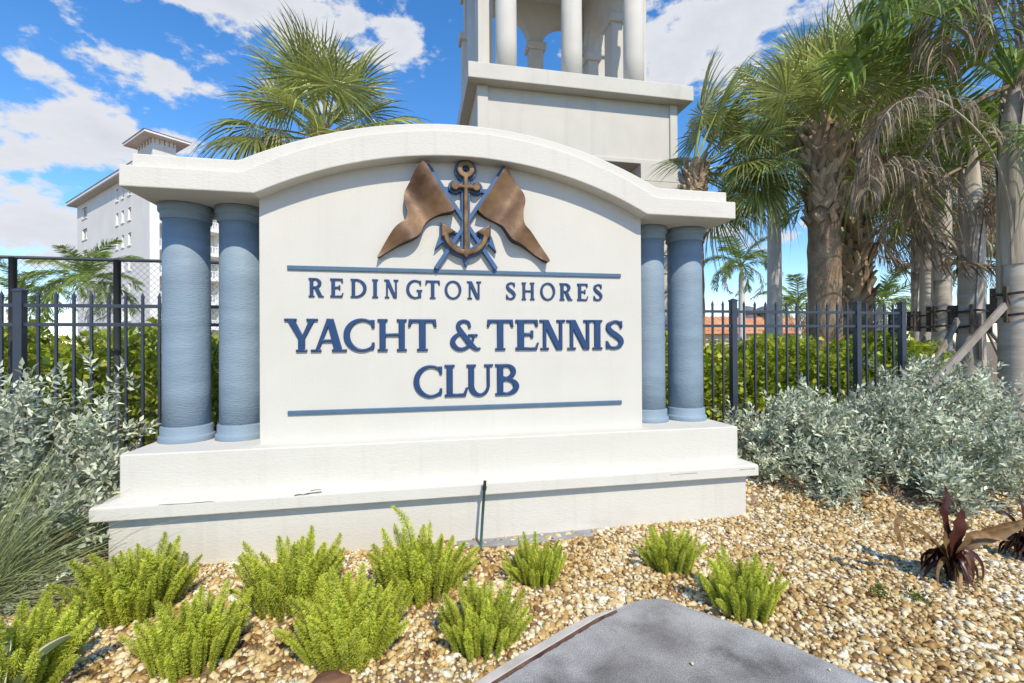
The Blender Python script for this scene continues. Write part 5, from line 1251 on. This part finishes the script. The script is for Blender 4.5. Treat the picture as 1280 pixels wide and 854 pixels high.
# ------------------------------------------------------------------ gravel: one mass of instanced stones
def gravel():
    mdat = bpy.data.materials.new('river_stone'); mdat.use_nodes = True; N, L = mdat.node_tree.nodes, mdat.node_tree.links; p = N['Principled BSDF']; p.inputs['Roughness'].default_value = .62
    at_ = N.new('ShaderNodeAttribute'); at_.attribute_type = 'INSTANCER'; at_.attribute_name = 'shade'
    cr_ = N.new('ShaderNodeValToRGB'); cr_.color_ramp.interpolation = 'LINEAR'; el_ = cr_.color_ramp.elements
    cols = [(0, (.09, .04, .013)), (.14, (.22, .115, .032)), (.32, (.42, .25, .078)), (.5, (.55, .38, .15)), (.68, (.64, .50, .25)), (.85, (.72, .62, .41)), (1, (.79, .75, .62))]
    el_[0].position = 0; el_[0].color = (*cols[0][1], 1); el_[1].position = 1; el_[1].color = (*cols[-1][1], 1)
    for po, c in cols[1:-1]: x = el_.new(po); x.color = (*c, 1)
    L.new(at_.outputs['Fac'], cr_.inputs[0])
    t = N.new('ShaderNodeTexCoord'); nz = N.new('ShaderNodeTexNoise'); nz.inputs['Scale'].default_value = 1.6; nz.inputs['Detail'].default_value = 5; L.new(t.outputs['Object'], nz.inputs['Vector'])
    g2 = N.new('ShaderNodeNewGeometry'); n2_ = N.new('ShaderNodeTexNoise'); n2_.inputs['Scale'].default_value = 70; n2_.inputs['Detail'].default_value = 4; L.new(g2.outputs['Position'], n2_.inputs['Vector'])
    mr = N.new('ShaderNodeMapRange'); mr.inputs['From Min'].default_value = .3; mr.inputs['From Max'].default_value = .7; mr.inputs['To Min'].default_value = .72; mr.inputs['To Max'].default_value = 1.12; L.new(n2_.outputs[0], mr.inputs['Value'])
    hv = N.new('ShaderNodeHueSaturation'); L.new(cr_.outputs[0], hv.inputs['Color']); L.new(mr.outputs[0], hv.inputs['Value']); L.new(hv.outputs[0], p.inputs['Base Color'])
    # points
    g = np.random.default_rng(12); sp_ = .0218
    xs = np.arange(-4.4, 6.6, sp_); ys = np.arange(-2.75, 1.7, sp_); X, Y = [a.ravel() for a in np.meshgrid(xs, ys)]
    X = X+g.uniform(-.5, .5, len(X))*sp_; Y = Y+g.uniform(-.5, .5, len(Y))*sp_
    keep = ~((np.abs(X) < 2.375) & (Y > -.19) & (Y < .9))
    ins_ = inside(X, Y, SLAB); keep &= ~ins_ | (g.random(len(X)) < .003)
    for fx, fy, fr in FERN_XY: keep &= ~((np.hypot(X-fx, Y-fy) < fr*(.6+.5*g.random(len(X)))) & (g.random(len(X)) < .75))
    dx, dy = X-CAM.x, Y-CAM.y; dep = dx*FWD.x+dy*FWD.y; lat = dx*RIGHT.x+dy*RIGHT.y
    keep &= (dep > .9) & (np.abs(lat) < dep*1.3+.9) & ~((np.abs(X) < 1.1) & (Y > -.36) & (Y < -.15) & (X > -.1) & (g.random(len(X)) < .75))
    # thin out where the bed is far or hidden by shrubs
    far = (Y > .75) & (np.abs(X) > 2.4); keep &= ~(far & (g.random(len(X)) < .45)); keep &= ~((X > 4.4) & (Y > 0) & (g.random(len(X)) < .6))
    X, Y, ins_ = X[keep], Y[keep], ins_[keep]; n = len(X); Z = np.array([H(x, y) for x, y in zip(X, Y)])+g.uniform(-.004, .010, n)+ins_*.032
    me = bpy.data.meshes.new('gravel'); me.vertices.add(n); me.vertices.foreach_set('co', np.stack([X, Y, Z], 1).astype(np.float32).ravel())
    def attr(nm, ty, arr):
        a = me.attributes.new(nm, ty, 'POINT'); a.data.foreach_set('vector' if ty == 'FLOAT_VECTOR' else 'value', arr.ravel())
    size = np.clip(g.lognormal(math.log(.0122), .42, n), .006, .030); size = np.where(ins_, size*.55, size); attr('size', 'FLOAT', size.astype(np.float32))
    sh = np.clip(g.beta(1.9, 1.25, n)*.95+.05*g.random(n), 0, 1); patch = np.sin(X*2.1+1)*np.sin(Y*3.3)*.07+np.sin(X*7.1+Y*3)*np.sin(Y*8.3-X*2)*.10; sh = np.clip(sh+patch, 0, 1); attr('shade', 'FLOAT', sh.astype(np.float32))
    rt = np.stack([g.normal(0, .35, n), g.normal(0, .35, n), g.uniform(0, 6.28, n)], 1); attr('turn', 'FLOAT_VECTOR', rt.astype(np.float32))
    me.materials.append(mdat)
    o = link('gravel', me); tag(o, 'tan and white river gravel covering the whole bed', 'gravel', None, 'stuff')
    ng = bpy.data.node_groups.new('stones', 'GeometryNodeTree'); ng.interface.new_socket('Geometry', in_out='INPUT', socket_type='NodeSocketGeometry'); ng.interface.new_socket('Geometry', in_out='OUTPUT', socket_type='NodeSocketGeometry')
    nn, ll = ng.nodes, ng.links; gi = nn.new('NodeGroupInput'); go = nn.new('NodeGroupOutput'); iop = nn.new('GeometryNodeInstanceOnPoints'); gj = nn.new('GeometryNodeGeometryToInstance')
    for k in range(7):
        ico = nn.new('GeometryNodeMeshIcoSphere'); ico.inputs['Subdivisions'].default_value = 2; ico.inputs['Radius'].default_value = 1.0
        pos = nn.new('GeometryNodeInputPosition'); nt = nn.new('ShaderNodeTexNoise'); nt.noise_dimensions = '4D'; nt.inputs['Scale'].default_value = 1.1; nt.inputs['Detail'].default_value = 2.5; nt.inputs['W'].default_value = k*3.7+.5
        ll.new(pos.outputs[0], nt.inputs['Vector'])
        sb_ = nn.new('ShaderNodeVectorMath'); sb_.operation = 'SUBTRACT'; ll.new(nt.outputs['Color'], sb_.inputs[0]); sb_.inputs[1].default_value = (.5, .5, .5)
        sc_ = nn.new('ShaderNodeVectorMath'); sc_.operation = 'SCALE'; sc_.inputs['Scale'].default_value = 2.2; ll.new(sb_.outputs[0], sc_.inputs[0])
        ad = nn.new('ShaderNodeVectorMath'); ad.operation = 'ADD'; ll.new(pos.outputs[0], ad.inputs[0]); ll.new(sc_.outputs[0], ad.inputs[1])
        mu = nn.new('ShaderNodeVectorMath'); mu.operation = 'MULTIPLY'; ll.new(ad.outputs[0], mu.inputs[0]); mu.inputs[1].default_value = (1.18-.05*k, .8+.05*(k % 3), .58+.04*(k % 4))
        spn = nn.new('GeometryNodeSetPosition'); ll.new(ico.outputs[0], spn.inputs['Geometry']); ll.new(mu.outputs[0], spn.inputs['Position'])
        ss = nn.new('GeometryNodeSetShadeSmooth'); ll.new(spn.outputs[0], ss.inputs[0]); sm = nn.new('GeometryNodeSetMaterial'); ll.new(ss.outputs[0], sm.inputs[0]); sm.inputs['Material'].default_value = mdat
        ll.new(sm.outputs[0], gj.inputs[0])
    def named(nm, ty):
        a = nn.new('GeometryNodeInputNamedAttribute'); a.data_type = ty; a.inputs[0].default_value = nm; return a.outputs[0]
    ll.new(gi.outputs[0], iop.inputs['Points']); ll.new(gj.outputs[0], iop.inputs['Instance']); iop.inputs['Pick Instance'].default_value = True
    rv = nn.new('FunctionNodeRandomValue'); rv.data_type = 'INT'
    for s_ in rv.inputs:
        if s_.type == 'INT' and s_.name == 'Min': s_.default_value = 0
        if s_.type == 'INT' and s_.name == 'Max': s_.default_value = 6
    io = [s_ for s_ in rv.outputs if s_.type == 'INT'][0]; ll.new(io, iop.inputs['Instance Index'])
    er = nn.new('FunctionNodeEulerToRotation'); ll.new(named('turn', 'FLOAT_VECTOR'), er.inputs[0]); ll.new(er.outputs[0], iop.inputs['Rotation']); ll.new(named('size', 'FLOAT'), iop.inputs['Scale'])
    ll.new(iop.outputs[0], go.inputs[0]); md = o.modifiers.new('stones', 'NODES'); md.node_group = ng
gravel()

# ------------------------------------------------------------------ dry leaf litter between the stones
def litter():
    g = np.random.default_rng(31); P = []
    for fx, fy, fr in FERN_XY:
        for k in range(26): a = g.uniform(0, 6.28); r = fr*g.uniform(.5, 1.7); P.append((fx+r*math.cos(a), fy+r*math.sin(a)))
    for k in range(420): P.append((g.uniform(-3.2, 4.8), g.uniform(-2.4, -.25)))
    P = [(x, y, H(x, y)+g.uniform(.012, .024)) for x, y in P]; P = np.array(P); P = P[~inside(P[:, 0], P[:, 1], SLAB)]; n = len(P)
    D = np.stack([g.normal(0, 1, n), g.normal(0, 1, n), g.normal(0, .18, n)], 1)
    V, Fq, t = leaf_cloud(P, D, .030, .30, 8, .3, (.5, 1.3)); o = link('leaf_litter', np_mesh('leaf_litter', V, Fq, t, MT['litter'])); tag(o, 'small dry brown leaf scraps scattered over the gravel', 'leaf litter', None, 'stuff')
MT['litter'] = mat('dry_leaf_scrap', (.10, .055, .025), .8, .3, 20, col2=(.26, .16, .075), tone=True)
litter()
